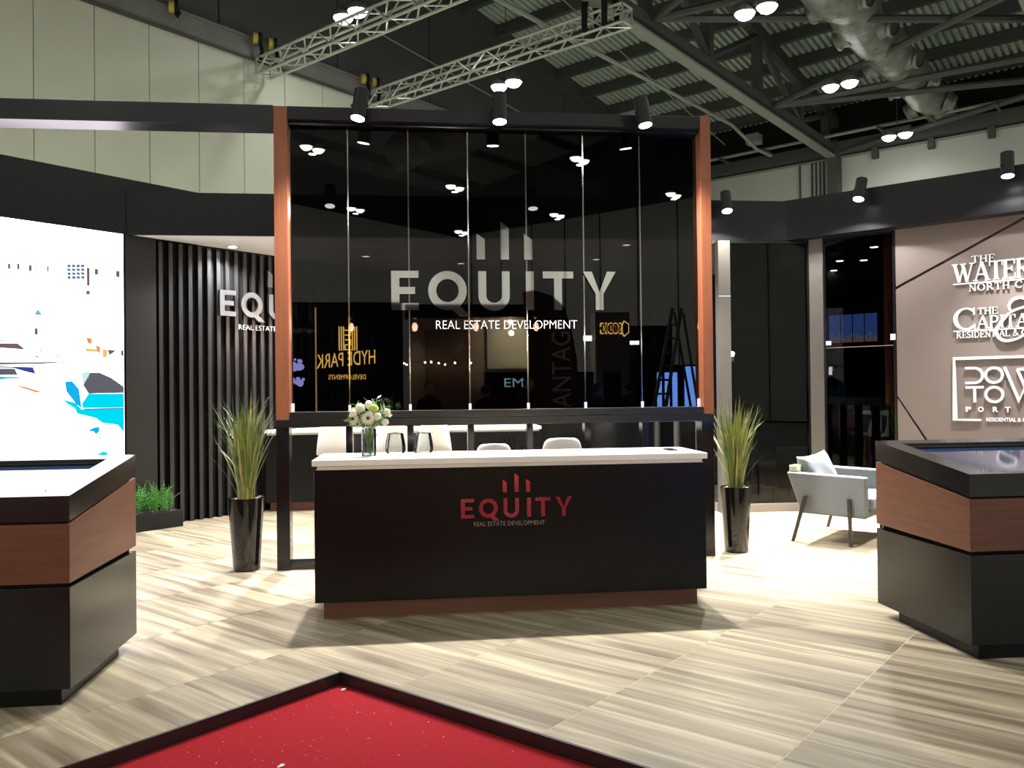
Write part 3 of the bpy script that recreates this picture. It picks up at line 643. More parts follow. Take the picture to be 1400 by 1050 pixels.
# hoists and black slings that carry them
def hoist(u, v, z, label, drop=.55, wheel=True):
    t = thing('chain_hoist', (u, v, z), label, 'hoist', uv=True)
    if wheel:
        wh = part(t, 'wheel', MB().tube([(u-.05, v, z), (u+.05, v-.05, z)], .13, 14), M['yellow'])
        part(wh, 'wheel_cover', MB().tube([(u+.05, v-.05, z), (u+.12, v-.09, z)], .15, 14), M['rubber'])
    part(t, 'sling', MB().tube([(u+.1, v-.05, z), (u+.13, v-.1, z-drop*.6), (u+.08, v-.1, z-drop)], .045, 6), M['rubber'])
for (u, lb) in ((9.26, 'yellow hoist wheel alone on the grey wall track at upper left'), (11.33, 'left yellow hoist wheel above the first lattice truss'), (11.75, 'right yellow hoist wheel above the first lattice truss'),
                (14.62, 'left yellow hoist wheel above the second lattice truss'), (14.98, 'right yellow hoist wheel above the second lattice truss')):
    hoist(u, 16.68, 9.82, lb, .2 if u < 10 else .5)
for (v, lb) in ((9.75, 'left black hoist sling wrapped round the hanging truss near its end'), (9.25, 'right black hoist sling wrapped round the hanging truss near its end')):
    t = thing('hoist_sling', (15, v, 9.2), lb, 'hoist', uv=True)
    part(t, 'strap', MB().tube([(15-.24, v, 9.7), (15-.25, v, 9.2), (15+.25, v, 9.2), (15+.24, v, 9.7), (15, v, 10.3), (15-.24, v, 9.7)], .07, 8), M['rubber'], smooth=True)
    part(t, 'cable', MB().tube([(15, v, 10.25), (15, v, 13.7)], .02, 6), M['rubber'])
# conduit, tray, stays
c = thing('conduit', (20, 11, 9.8), 'pale slanting conduit pipe with a kink and a small floodlight at its end', 'pipe', uv=True)
part(c, 'pipe', MB().tube([(12.5, 11, 9.72), (16.35, 11, 9.78), (25.06, 11, 9.97), (27.1, 11, 9.62), (28.6, 11.1, 9.75)], .055, 8), M['steel_light'], smooth=True)
part(c, 'floodlight', MB().box(26.6, 27.0, 10.75, 11.2, 9.72, 10.05), M['track'], bevel=.02)
ct = thing('cable_tray', (29.4, 6, 10.2), 'grey cable tray of parallel runs above the cream wall at right', 'cable tray', uv=True)
for k in range(3): part(ct, 'run', MB().tube([(29.3 + .13*k, -10, 10.33 + .04*k), (29.3 + .13*k, 16.5, 10.2 + .04*k)], .055, 6), M['steel_light'])
for v in (13.2, 11.5, 9.8, 7.6, 6, 4.2): part(ct, 'hanger_bar', MB().box(28.9, 29.9, v-.04, v+.04, 10.08, 10.15), M['steel'])
for (a, b, lb) in (((15, 16.6, 11.2), (29, 16.6, 9.9), 'thin stay wire slanting across the dark upper wall'), ((12, 13, 13.3), (29, 13, 10.6), 'thin stay wire slanting under the roof deck')):
    solo('stay_wire', MB().tube([a, b], .02, 6), M['steel_light'], uv=True, label=lb, cat='cable')
# high-bay lamp pairs
def highbay(u, v, z=9.7, label=None, group=None, power=1.0, light=True):
    t = thing('highbay_lamp', (u, v, z), label, 'lamp', group, uv=True)
    part(t, 'bar', MB().box(u-.09, u+.09, v-.42, v+.42, z+.18, z+.25), M['steel'])
    for s in (-1, 1):
        hg = part(t, 'housing', MB().lathe([(.10, .20), (.20, .10), (.235, 0), (.22, 0), (.19, .08)], (u, v+s*.25, z), 16, True, False), M['track'], smooth=True)
        part(hg, 'lens', MB().ball((u, v+s*.25, z+.02), .21, 14, 8, (1, 1, .75)), M['hb_face'], smooth=True)
    part(t, 'rod', MB().tube([(u, v, z+.25), (u, v, ROOF(u)-.36)], .012, 5), M['steel'])
    if light:
        o = lamp('highbay_light', 'AREA', (0, 0, -.20), HIGHBAY_W*power, size=.25, col=(.97, 1, .92)); o.parent = t; o.data.spread = math.radians(170)
vis = [(12.3, 14.43, 'lamp pair above the first lattice truss at upper left'), (17.15, 13.85, 'lamp pair above the middle spot of the glass partition'),
       (17.3, 7.0, 'lamp pair near the top edge, left of the foil duct'), (23.05, 7.0, 'lamp pair between the grey tie tubes, left of the foil duct'), (28.9, 7.0, 'farthest lamp pair, just above the cream wall at right')]
for u, v, lb in vis: highbay(u, v, 10.05 if u == 12.3 else 9.7, 'round white high-bay ' + lb, 'hall lamps in view')
for v in (13.85, 7.0, 0, -7, -14, -21):
    for u in (-18, -12, -6, 0, 5.9, 11.6, 17.2, 23):
        if v == 13.85 and u > -5 or v == 7.0 and u > 12 or (v == 7.0 and u == 11.6): continue
        highbay(u, v, 9.7, 'pair of round high-bay lamps hanging behind or beside the viewer, outside the frame', 'hall lamps behind the viewer')
highbay(11.6, 7.0, 9.7, 'round white high-bay lamp pair over the booth, above the top of the frame', 'hall lamps in view')

# ================================================================== BOOTH OBJECTS
PX0, PX1, PY = -1.235, 2.622, 7.235
GY = 7.345
gp = thing('glass_partition', (.69, PY, 0), 'tall smoked glass partition framed by two wood posts behind the counter', 'partition')
part(gp, 'wood_post', MB().box(PX0, PX0+.115, PY, PY+.22, 1.232, 3.968), M['woodv'], bevel=.003)
part(gp, 'wood_post', MB().box(PX1-.095, PX1, PY, PY+.22, 1.232, 3.972), M['woodv'], bevel=.003)
part(gp, 'header', MB().box(PX0+.115, PX1-.095, PY, PY+.22, 3.855, 3.968), M['charcoal'], bevel=.003)
part(gp, 'header_trim', MB().box(PX0+.115, PX1-.095, PY+.05, PY+.2, 3.825, 3.855), M['gloss_black'])
part(gp, 'ledge', MB().box(PX0+.115, PX1-.095, PY-.005, PY+.22, 1.285, 1.345), M['black_satin'], bevel=.003)
part(gp, 'lower_beam', MB().box(PX0, PX1-.005, PY-.005, PY+.20, 1.218, 1.282), M['black_satin'], bevel=.003)
joints = [-.622, -.098, .427, .947, 1.466, 1.989]
ed = [PX0+.115] + joints + [PX1-.095]
for a, b in zip(ed[:-1], ed[1:]):
    part(gp, 'glass_pane', MB().box(a+.0055, b-.0055, GY, GY+.010, 1.347, 3.83), M['partition_glass'])
for x in joints:
    part(gp, 'joint_strip', MB().box(x-.0055, x+.0055, GY-.002, GY+.012, 1.347, 3.83), M['steel_strip'])
    part(gp, 'clip', MB().box(x-.011, x+.011, GY-.016, GY-.004, 1.346, 1.40), M['silver'])
for x in (PX0+.125, PX1-.105): part(gp, 'clip', MB().box(x-.012, x+.016, GY-.016, GY-.002, 1.346, 1.42), M['silver'])
part(gp, 'foot_post', MB().box(PX0, PX0+.11, PY, PY+.16, 0, 1.217), M['gloss_black'], bevel=.002)
part(gp, 'foot_post', MB().box(PX1-.115, PX1-.005, PY, PY+.16, 0, 1.217), M['gloss_black'], bevel=.002)
for x in joints: part(gp, 'foot_post', MB().box(x-.028, x+.028, PY+.01, PY+.13, .065, 1.217), M['gloss_black'], bevel=.002)
part(gp, 'bottom_rail', MB().box(PX0+.11, PX1-.115, PY+.02, PY+.16, 0, .065), M['gloss_black'], bevel=.002)
# mirror lettering on the glass
front = lambda y: (lambda a, b, d: (a, y - d, b))
def equity_sign(name, loc, label, y, a0, b0, s, d, m, tag_w, tag_x, tag_z, tag_h, tm, place=None, uv=False):
    t = thing(name, loc, label, 'sign', uv=uv); pl_ = place or front(y)
    L, bars = equity_letters(pl_, .004, d, s, a0, b0)
    for k in 'EQUITY': part(t, 'letter', L[k], m, bevel=.0)
    for b in bars: part(t, 'tower_bar', b, m)
    part(t, 'tagline', text_mesh('REAL ESTATE DEVELOPMENT', tag_w, tag_h, .006, lambda a, b, dd: pl_(tag_x + a, tag_z + b, dd + .002), bold=-.02), tm, kind='stuff')
    return t
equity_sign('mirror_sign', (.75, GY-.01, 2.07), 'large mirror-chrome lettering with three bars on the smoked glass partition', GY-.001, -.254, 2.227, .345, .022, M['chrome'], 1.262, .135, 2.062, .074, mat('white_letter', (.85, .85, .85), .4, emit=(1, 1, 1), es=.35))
# overhead beam from the partition to the LED wall
M['beam'] = mat('charcoal_gloss', (.007, .007, .010), .27, spec=.4)
solo('overhead_beam', MB().box(-5.75, PX0-.002, PY, PY+.25, 3.803, 3.975), M['beam'], bevel=.004, label='long black overhead beam from the partition to the LED wall', cat='beam')
# ---- counter
CX0, CX1, CY = -.712, 1.957, 5.59
def counter(name, x0, x1, y, dep, label, ztop=1.062):
    t = thing(name, ((x0+x1)/2, y+dep/2, 0), label, 'counter'); k = ztop/1.062
    part(t, 'kickboard', MB().box(x0+.05, x1-.05, y+.06, y+dep-.04, 0, .118*k), M['kick'])
    part(t, 'body', MB().box(x0, x1, y, y+dep, .118*k, .995*k), M['black'], bevel=.002)
    part(t, 'top_edge', MB().box(x0+.02, x1-.02, y+.006, y+dep-.01, .995*k, 1.021*k), M['white'])
    part(t, 'countertop', MB().box(x0-.012, x1+.012, y-.015, y+dep+.01, 1.021*k, ztop), M['white'], bevel=.003)
    return t
counter('reception_counter', CX0, CX1, CY, .60, 'black reception counter with white top and walnut kickboard in front')
equity_sign('counter_sign', (.63, CY-.005, .6), 'small mirror lettering with three bars on the black reception counter', CY, .255, .652, .130, .010, M['chrome'], .482, .342, .597, .028, mat('grey_letter', (.5, .45, .42), .35, metal=.5))
counter('rear_counter', -1.99, 1.56, 10.87, .62, 'black rear counter with white top seen below the glass partition', 1.043)
equity_sign('rear_counter_sign', (1.1, 10.865, .55), 'mirror lettering on the black rear counter, half hidden by the front counter', 10.868, .78, .64, .13, .010, M['chrome'], .482, .87, .585, .028, M['silver'])
# things on the counter
zt = 1.062
ph = thing('phone', (1.80, 5.90, zt), 'black phone lying on the right end of the white countertop', 'phone')
part(ph, 'body', MB().box(1.765, 1.84, 5.83, 5.975, zt, zt+.007), M['rubber'], bevel=.004); part(ph, 'screen', MB().box(1.769, 1.836, 5.836, 5.969, zt+.007, zt+.0078), M['phone'])
solo('card', MB().box(-.475, -.40, 5.66, 5.725, zt, zt+.0015), M['paper'], label='small grey card on the white countertop in front of the flower vase', cat='card')
vx, vy = -.372, 5.90
vs_ = thing('flower_vase', (vx, vy, zt), 'clear glass cylinder vase of flowers on the white countertop', 'vase')
part(vs_, 'glass', MB().lathe([(.050, 0), (.052, .012), (.052, .19), (.049, .19), (.049, .014), (.0, .012)], (vx, vy, zt), 28, True, False), M['clear_glass'], smooth=True)
part(vs_, 'water', MB().lathe([(.0485, .015), (.0485, .145)], (vx, vy, zt), 24), M['water'], smooth=True)
part(vs_, 'base_disc', MB().lathe([(.05, -.0), (.05, .006)], (vx, vy, zt+.0005), 24), M['clear_glass'], smooth=True)
def flower(kind, dx, dy, dz, r, label, group=None, face=(0, -1, .25)):
    head = Vector((vx + dx, vy + dy, zt + dz)); base = Vector((vx - dx*.16 + random.uniform(-.01, .01), vy - dy*.1 + random.uniform(-.01, .01), zt + .02))
    t = thing(kind + '_flower', tuple(base), label, 'flower', group)
    mid = Vector((vx + dx*.2, vy + dy*.25, zt + .19))
    part(t, 'stem', MB().tube([base, base.lerp(mid, .5), mid, mid.lerp(head, .6), head], .0035, 5), M['stem'], smooth=True)
    f = Vector(face).normalized(); x = f.cross(Vector((0, 0, 1))).normalized(); y = x.cross(f)
    mb = MB()
    if kind == 'gerbera':
        for ring, (n, rr, lift) in enumerate(((16, 1, .0), (14, .8, .10))):
            for k in range(n):
                a = 2*PI*(k + .5*ring)/n; d = x*math.cos(a) + y*math.sin(a); s = f.cross(d)
                p = [head + d*r*.2, head + d*r*.55*rr + s*r*.14 + f*r*(.08 + lift), head + d*r*rr + s*r*.05 + f*r*(.02 + lift), head + d*r*rr - s*r*.05 + f*r*(.02 + lift), head + d*r*.55*rr - s*r*.14 + f*r*(.08 + lift)]
                mb.add(p, [(0, 1, 2, 3, 4)])
        part(t, 'petals', mb, M['petal']); part(t, 'eye', MB().ball(head + f*r*.1, r*.22, 10, 6), M['eye'], smooth=True)
    else:
        c = M['petal'] if kind == 'white' else M['lime']
        for k in range(26):
            a = k*2.4; q = math.sqrt(k/26); d = x*math.cos(a)*q + y*math.sin(a)*q + f*math.sqrt(max(0, 1-q*q))
            mb.ball(head + d*r*.62, r*.36, 6, 4)
        part(t, 'bloom', mb, c, smooth=True)
flower('gerbera', .0, -.05, .265, .052, 'large cream gerbera with dark eye facing the viewer, lowest in the bouquet')
flower('gerbera', -.105, -.02, .262, .046, 'cream gerbera at the left of the bouquet', face=(-.5, -1, .1))
flower('gerbera', -.075, .0, .222, .032, 'cream gerbera low at the left, beside the vase rim', face=(-.6, -1, -.2))
flower('white', -.055, -.01, .335, .038, 'white bloom at the upper left of the bouquet')
flower('white', .005, .02, .355, .036, 'white bloom at the top centre of the bouquet')
flower('white', .125, .0, .30, .034, 'white bloom at the right edge of the bouquet, upper one')
flower('white', .115, -.02, .235, .030, 'white bloom at the right edge of the bouquet, lower one')
flower('lime', .04, -.03, .33, .036, 'lime green bloom right of the bouquet centre')
flower('lime', -.10, .0, .315, .028, 'lime green bloom at the upper left of the bouquet')
flower('white', -.10, -.04, .30, .03, 'small white bloom squeezed between the gerberas and the left leaves')
flower('white', .065, -.05, .275, .032, 'white bloom right of the largest gerbera')
def sprig(dx, dy, dz, label):
    base = Vector((vx, vy, zt + .03)); tip = Vector((vx + dx, vy + dy, zt + dz)); mid = Vector((vx + dx*.3, vy + dy*.3, zt + .20))
    t = thing('leaf_sprig', tuple(base), label, 'leaves')
    part(t, 'stem', MB().tube([base, mid, tip], .003, 5), M['stem'])
    for k in range(7):
        c = mid.lerp(tip, .35 + .65*k/6); a = random.uniform(0, 2*PI); d = (tip - mid).normalized(); s = d.orthogonal().normalized(); s = (Matrix.Rotation(a, 3, d) @ s)
        dr = (d*.6 + s*.8).normalized(); sd = dr.cross(s if abs(dr.dot(s)) < .9 else d).normalized(); L = random.uniform(.05, .075)
        part(t, 'leaf', MB().add([c, c + dr*L*.4 + sd*L*.2, c + dr*L, c + dr*L*.4 - sd*L*.2], [(0, 1, 2, 3)]), M['leafg'])
for dx, dy, dz, lb in ((-.135, -.02, .25, 'dark green leaves at the far left of the bouquet'), (-.03, -.03, .30, 'dark green leaves between the two larger gerberas'), (.06, 0, .40, 'green leaf sprig standing highest over the bouquet'), (.12, -.02, .34, 'green leaf sprig at the upper right of the bouquet'), (.085, -.04, .25, 'dark green leaves at the lower right of the bouquet'), (-.09, .0, .36, 'green leaf sprig at the upper left of the bouquet'), (.0, .03, .38, 'green leaves behind the top white bloom'), (.15, 0, .29, 'green leaf sprig pointing to the right of the bouquet')): sprig(dx, dy, dz, lb)
for x, y, lb in ((-.192, 6.09, 'left one of two upturned clear glass tumblers on the countertop'), (.008, 6.10, 'right one of two upturned clear glass tumblers on the countertop')):
    t = thing('glass_tumbler', (x, y, zt), lb, 'glass')
    part(t, 'bowl', MB().lathe([(.068, .001), (.074, .03), (.070, .08), (.056, .145), (.0, .152), (.0, .147), (.053, .141), (.067, .08), (.071, .03), (.065, .001)], (x, y, zt), 28, False, False), M['clear_glass'], smooth=True)
    part(t, 'rim', MB().lathe([(.064, 0), (.069, 0), (.069, .004), (.064, .004)], (x, y, zt), 28, False, False), M['clear_glass'], smooth=True)
# ---- touch-screen kiosks either side
def kiosk(x0, x1, label, slabel):
    y0, y1 = 4.255, 5.20; cx = (x0+x1)/2
    t = thing('touch_kiosk', (cx, (y0+y1)/2, 0), label, 'kiosk')
    zf, zb = 1.018, 1.148     # top front and back
    S = lambda y: zf + (zb-zf)*(y-y0)/(y1-y0)
    part(t, 'plinth', MB().box(x0+.045, x1-.045, y0+.012, y1-.17, 0, .078), M['black'])
    part(t, 'base', MB().box(x0, x1, y0, y1, .078, .572), M['kbase'], bevel=.002)
    part(t, 'core', MB().hexa([(x0+.03, y0+.03, .57), (x1-.03, y0+.03, .57), (x1-.03, y1-.03, .57), (x0+.03, y1-.03, .57)], [(x0+.03, y0+.03, S(y0)-.12), (x1-.03, y0+.03, S(y0)-.12), (x1-.03, y1-.03, S(y1)-.12), (x0+.03, y1-.03, S(y1)-.12)]), M['rubber'])
    part(t, 'wood_band', MB().hexa([(x0, y0, .592), (x1, y0, .592), (x1, y1, .602), (x0, y1, .602)], [(x0, y0, S(y0)-.138), (x1, y0, S(y0)-.138), (x1, y1, S(y1)-.138), (x0, y1, S(y1)-.138)]), M['wood'], bevel=.002)
    # top frame: four sloping rails round a recessed screen
    bz = .105; th = .125
    def slab(xa, xb, ya, yb, dt=0, db=th):
        return MB().hexa([(xa, ya, S(ya)-db), (xb, ya, S(ya)-db), (xb, yb, S(yb)-db), (xa, yb, S(yb)-db)], [(xa, ya, S(ya)-dt), (xb, ya, S(ya)-dt), (xb, yb, S(yb)-dt), (xa, yb, S(yb)-dt)])
    bf = .05
    for a in ((x0, x1, y0, y0+bf), (x0, x1, y1-bz, y1), (x0, x0+bz+.02, y0+bf, y1-bz), (x1-bz-.02, x1, y0+bf, y1-bz)):
        part(t, 'top_rail', slab(*a), M['ktop'])
    sc_ = part(t, 'screen', slab(x0+bz+.02, x1-bz-.02, y0+bf, y1-bz, .030, .10), M['kscreen'], label=slabel)
    part(t, 'bezel', slab(x0+bz+.021, x1-bz-.021, y1-bz-.035, y1-bz-.001, .018, .0295), M['rubber'])
M['kbase'] = mat('kiosk_base', (.0045, .0043, .004), .27, spec=.5)
M['ktop'] = mat('kiosk_top', (.010, .010, .011), .16, spec=.6)
M['kscreen'] = mat('kiosk_screen', (.01, .012, .02), .05, spec=.9, emit=(.05, .10, .24), es=.35)
kiosk(-4.1, -1.712, 'black and walnut touch-screen kiosk at the left edge of the frame', 'glossy screen in the sloping top')
kiosk(2.985, 5.4, 'black and walnut touch-screen kiosk at the right edge of the frame', 'glossy screen in the sloping top')
# ---- spots
def can_spot(loc, aim, label, mount, power, angle=95, uv=False, r=.062, h=.25, col=(1, .98, .94), spill=.04):
    """black can lamp; loc = centre of its glowing face, aim = point it looks at (both world)"""
    L = Vector(loc); d = (Vector(aim) - L).normalized()
    t = thing('can_spotlight', tuple(loc), label, 'spotlight')
    FRAME[t.name] = tuple(loc)
    up = -d
    cn = part(t, 'can', MB().tube([L - d*.0 , L + up*h], r, 20), M['black_stand'], smooth=True)
    part(cn, 'lamp_face', MB().tube([L + d*.001, L + d*.004], r*.9, 20), M['lamp_face'])
    m = Vector(mount); part(t, 'bracket', MB().tube([L + up*h*.45, m], .011, 6).box(m.x-.03, m.x+.03, m.y-.012, m.y+.012, m.z-.03, m.z+.03), M['black_stand'])
    part(t, 'yoke_knob', MB().tube([L + up*h*.45 + Vector((r+.012, 0, 0)), L + up*h*.45 - Vector((r+.012, 0, 0))], .012, 8), M['black_stand'])
    o = lamp('spot_light', 'SPOT', tuple(d*.02), power, size=.05, angle=angle, blend=1.0, col=col, aim=tuple(d)); o.rotation_euler = d.to_track_quat('-Z', 'Y').to_euler(); o.parent = t
    o = lamp('spill_light', 'SPOT', tuple(d*.02), power*spill, size=.05, angle=150, blend=.12, col=col); o.rotation_euler = d.to_track_quat('-Z', 'Y').to_euler(); o.parent = t
    return t
for x, lb in ((-.506, 'left of three can spotlights on the partition header'), (.686, 'middle can spotlight on the partition header'), (1.955, 'right can spotlight on the partition header')):
    can_spot((x, 7.0, 3.80), (x + (-.55 if x < 0 else .5 if x > 1.5 else 0), 6.45, 0), 'black ' + lb, (x, PY-.002, 3.93), PANEL_SPOT_W, 112, spill=.01)
def uvp(u, v, z): return (*XY(u, v), z)
can_spot(uvp(9.74, 2.776, 3.63), uvp(8.45, 3.05, 0), 'black can spotlight on the right fascia above the dark glass door', uvp(UR-.03, 2.776, 3.74), HEADER_SPOT_W, 66)
can_spot(uvp(9.74, 1.316, 3.64), uvp(9.1, 1.2, 0), 'black can spotlight nearest the right edge, above the taupe wall', uvp(UR-.03, 1.316, 3.74), HEADER_SPOT_W*.30, 92)
can_spot((3.617, 9.45, 3.61), (3.45, 8.2, 0), 'black can spotlight with warm face on the header beam right of the partition', (3.617, YH-.002, 3.72), HEADER_SPOT_W, 72, col=(1, .93, .78))
can_spot((1.3, 9.45, 3.61), (1.3, 8.7, 0), 'black can spotlight on the header beam, hidden behind the right half of the glass', (1.3, YH-.002, 3.72), HEADER_SPOT_W*.42, 105)
can_spot((-1.0, 9.45, 3.61), (-1.0, 8.5, 0), 'black can spotlight on the header beam, hidden behind the left half of the glass', (-1.0, YH-.002, 3.72), HEADER_SPOT_W*.42, 105)
for u, v, lb in ((5.75, 8.96, 'recessed downlight close to the black slats'), (7.3, 8.3, 'recessed downlight over the middle of the slat wall'), (8.9, 5.3, 'recessed downlight by the grey post of the glass wall'), (9.6, 6.2, 'recessed downlight by the rear glass wall'), (8.6, 7.8, 'recessed downlight deepest in the corner')):
    p = uvp(u, v, 3.3); t = thing('downlight', p, lb + ' in the white soffit', 'downlight', 'soffit downlights')
    part(t, 'ring', MB().lathe([(.05, 0), (.075, 0), (.075, .012), (.05, .012)], p, 20, False, False), M['white']); part(t, 'lens', MB().lathe([(.052, .004), (.052, .008)], p, 20), M['lamp_face'])
    o = lamp('downlight_light', 'SPOT', (0, 0, -.01), CEILING_SPOT_W, size=.05, angle=140, blend=.8, aim=(0, 0, -1)); o.parent = t; o.rotation_euler = (0, 0, 0)
# ---- lettering on the slats
slp = lambda a, b, d: (a, VL + .01 - d, b)
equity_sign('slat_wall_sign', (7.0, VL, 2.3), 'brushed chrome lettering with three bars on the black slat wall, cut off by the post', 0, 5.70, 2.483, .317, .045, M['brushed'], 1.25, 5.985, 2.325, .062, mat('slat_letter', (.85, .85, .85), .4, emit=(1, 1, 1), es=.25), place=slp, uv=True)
# ---- pendants above the rear counter
for x, lb in ((-.857, 'first'), (-.075, 'second'), (.692, 'third'), (1.453, 'fourth')):
    t = thing('pendant_lamp', (x, 10.4, 2.2), lb + ' pendant bulb from the left, glowing behind the smoked glass', 'pendant lamp', 'pendants behind the glass')
    o = lamp('pendant_light', 'POINT', (0, 0, .12), 130, size=.04, col=(1, .93, .82)); o.parent = t
    part(t, 'cord', MB().tube([(x, 10.4, 2.46), (x, 10.4, 3.31)], .005, 6), M['rubber']); part(t, 'socket', MB().lathe([(.02, 2.40), (.02, 2.46)], (x, 10.4, 0), 12), M['chrome'], smooth=True)
    sh_ = part(t, 'shade', MB().lathe([(.05, 2.20), (.05, 2.42), (.022, 2.44)], (x, 10.4, 0), 20, False, False), M['amber_glass'], smooth=True); part(sh_, 'bulb', MB().ball((x, 10.4, 2.32), .035, 12, 8, (1, 1, 1.6)), M['bulb'], smooth=True)
# ---- stools
def stool(x, y, rz, hs, hb, wt, label, wb=.43):
    t = thing('shell_stool', (x, y, 0), label, 'stool', rz=rz)
    prof = [(-.20, hs-.012, .36), (-.17, hs, wb*.95), (0, hs-.012, wb), (.13, hs+.005, wb), (.185, hs+.05, wb), (.205, hs+.12, wb*.97), (.22, hs+(hb-hs)*.55, (wb+wt)/2), (.235, hb-.05, wt), (.238, hb-.016, wt*.88), (.24, hb, wt*.62)]
    vs, fs = [], []; n = 10
    for (py, pz, pw_) in prof:
        for k in range(n+1):
            s = -1 + 2*k/n; vs.append((s*pw_/2, py - .045*s*s*(1 if pz > hs + .04 else 0), pz + .03*s*s*(1 if pz <= hs + .04 else 0)))
    for i in range(len(prof)-1):
        for k in range(n): a = i*(n+1)+k; fs.append((a, a+1, a+n+2, a+n+1))
    mb = MB().add(vs, fs); o = part(t, 'shell', mb, M['shell'], smooth=True, local=True)
    m_ = o.modifiers.new('thick', 'SOLIDIFY'); m_.thickness = .014; sb = o.modifiers.new('sub', 'SUBSURF'); sb.levels = 1; sb.render_levels = 1
    for sx in (-1, 1):
        for sy in (-1, 1): part(t, 'leg', MB().tube([(sx*.10, sy*.09+.0, hs-.02), (sx*.19, sy*.18, 0)], [.016, .011], 8), M['beech'], smooth=True, local=True)
    zf = hs*.38; q = .10 + .09*(1-zf/hs); q2 = .09 + .09*(1-zf/hs)
    part(t, 'footrest', MB().tube([(-q, -q2, zf), (q, -q2, zf), (q, q2, zf), (-q, q2, zf), (-q, -q2, zf)], .007, 6), M['leg'], local=True)
stool(-1.05, 10.28, PI, .73, 1.16, .34, 'white shell stool at the left of the rear counter, seen under the glass')
stool(-.36, 10.28, PI, .73, 1.16, .34, 'white shell stool at the rear counter, behind the flower vase')
stool(.15, 10.28, PI, .73, 1.16, .34, 'white shell stool at the rear counter, behind the right tumbler')
stool(.558, 6.65, PI, .66, 1.10, .28, 'white rounded stool back just above the countertop, left one')
stool(1.10, 6.65, PI, .66, 1.135, .31, 'white rounded stool back just above the countertop, right one')
# ---- planters with grass
def grass_planter(x, y, h, rt, rb, gh, label, seed, lean):
    rnd = random.Random(seed)
    t = thing('tall_planter', (x, y, 0), label, 'plant')
    part(t, 'pot', MB().lathe([(rb-.01, 0), (rb, .008), (rt, h-.012), (rt, h), (rt-.012, h), (rt-.02, h-.05)], (x, y, 0), 36, True, False), M['pot'], smooth=True)
    part(t, 'soil', MB().lathe([(rt-.018, h-.05), (rt-.018, h-.03)], (x, y, 0), 24), M['rubber'])
    mb = MB()
    for _ in range(90):
        a = rnd.uniform(0, 2*PI); q = (rt-.025)*math.sqrt(rnd.random()); s = rnd.uniform(.008, .016); mb.ball((x+q*math.cos(a), y+q*math.sin(a), h-.024+rnd.uniform(0, .012)), s, 6, 3, (1, .7, .5))
    part(t, 'bark_chips', mb, M['bark'], kind='stuff')
    g = [MB(), MB()]
    for k in range(215):
        a = rnd.uniform(0, 2*PI); q = .07*math.sqrt(rnd.random()); b = Vector((x + q*math.cos(a), y + q*math.sin(a), h-.03))
        L = gh*rnd.uniform(.45, 1.0) if k % 3 else gh*rnd.uniform(.75, 1.06); sp = min(.66, abs(rnd.gauss(0, .21))) * L + .04; wob = rnd.uniform(-.05, .05); pw_ = rnd.uniform(1.3, 3.0)
        d = Vector((math.cos(a), math.sin(a), 0)); d = (d + Vector((lean, 0, 0))*rnd.random()).normalized()
        wd = rnd.uniform(.0055, .0095); s = d.cross(Vector((0, 0, 1)))*wd; droop = rnd.uniform(0, .10) * (sp/L)*3
        vs = []; n = 7
        for i in range(n+1):
            f = i/n; p = b + d*(sp*f**pw_) + s.normalized()*(wob*math.sin(f*3.4)*f) + Vector((0, 0, L*(f - droop*f**4))); ww = 1 - f**2.5
            vs += [p - s*ww, p + s*ww]
        g[0 if rnd.random() < .68 else 1].add(vs, [(2*i, 2*i+1, 2*i+3, 2*i+2) for i in range(n)])
    part(t, 'green_blades', g[0], M['grass'], kind='stuff'); part(t, 'straw_blades', g[1], M['straw'], kind='stuff')
grass_planter(-1.505, 7.33, .62, .150, .112, .92, 'tall glossy black planter of reedy grass left of the glass partition', 3, -.12)
grass_planter(2.885, 7.42, .60, .142, .108, .86, 'tall glossy black planter of reedy grass right of the glass partition', 11, .1)
# fern box by the slat wall
fb = thing('fern_planter', (4.95, VL-.30, 0), 'low black box planter of green fern by the slat wall', 'plant', uv=True)
fu0, fu1, fv0, fv1 = 4.05, 5.06, 8.93, 9.16
part(fb, 'box', MB().box(fu0, fu1, fv0, fv1, 0, .185).box(fu0+.01, fu1-.01, fv0+.01, fv1-.01, .185, .19), M['charcoal'], bevel=.003)
mb = MB()
for _ in range(60): mb.ball((random.uniform(fu0+.03, fu1-.03), random.uniform(fv0+.03, fv1-.03), .193), random.uniform(.008, .014), 6, 3, (1, .8, .6))
part(fb, 'bark_chips', mb, M['bark'], kind='stuff')
for k in range(64):
    u = random.uniform(fu0+.06, fu1-.08); v = random.uniform(fv0+.05, fv1-.05); a = random.uniform(0, 2*PI); L = random.uniform(.27, .44); d = Vector((math.cos(a), math.sin(a)*.8, 0)); out = random.uniform(.25, .7)
    mb = MB(); n = 9; pts = []
    for i in range(n+1):
        f = i/n; pts.append(Vector((u, v, .19)) + d*(out*L*f) + Vector((0, 0, L*(f*1.1 - out*.75*f*f))))
    for i in range(1, n):
        tdir = (pts[i+1] - pts[i-1]).normalized(); s = tdir.cross(Vector((0, 0, 1))); s = s.normalized() if s.length > .01 else Vector((1, 0, 0)); l = .055*math.sin(PI*min(1, i/n + .12))
        for sg in (-1, 1): mb.add([pts[i] - tdir*.008, pts[i] + s*sg*l*.5 + tdir*.012, pts[i] + s*sg*l + tdir*.02, pts[i] + s*sg*l*.5 - tdir*.002], [(0, 1, 2, 3)])
    mb.tube(pts, .0025, 4); part(fb, 'frond', mb, M['fern'])
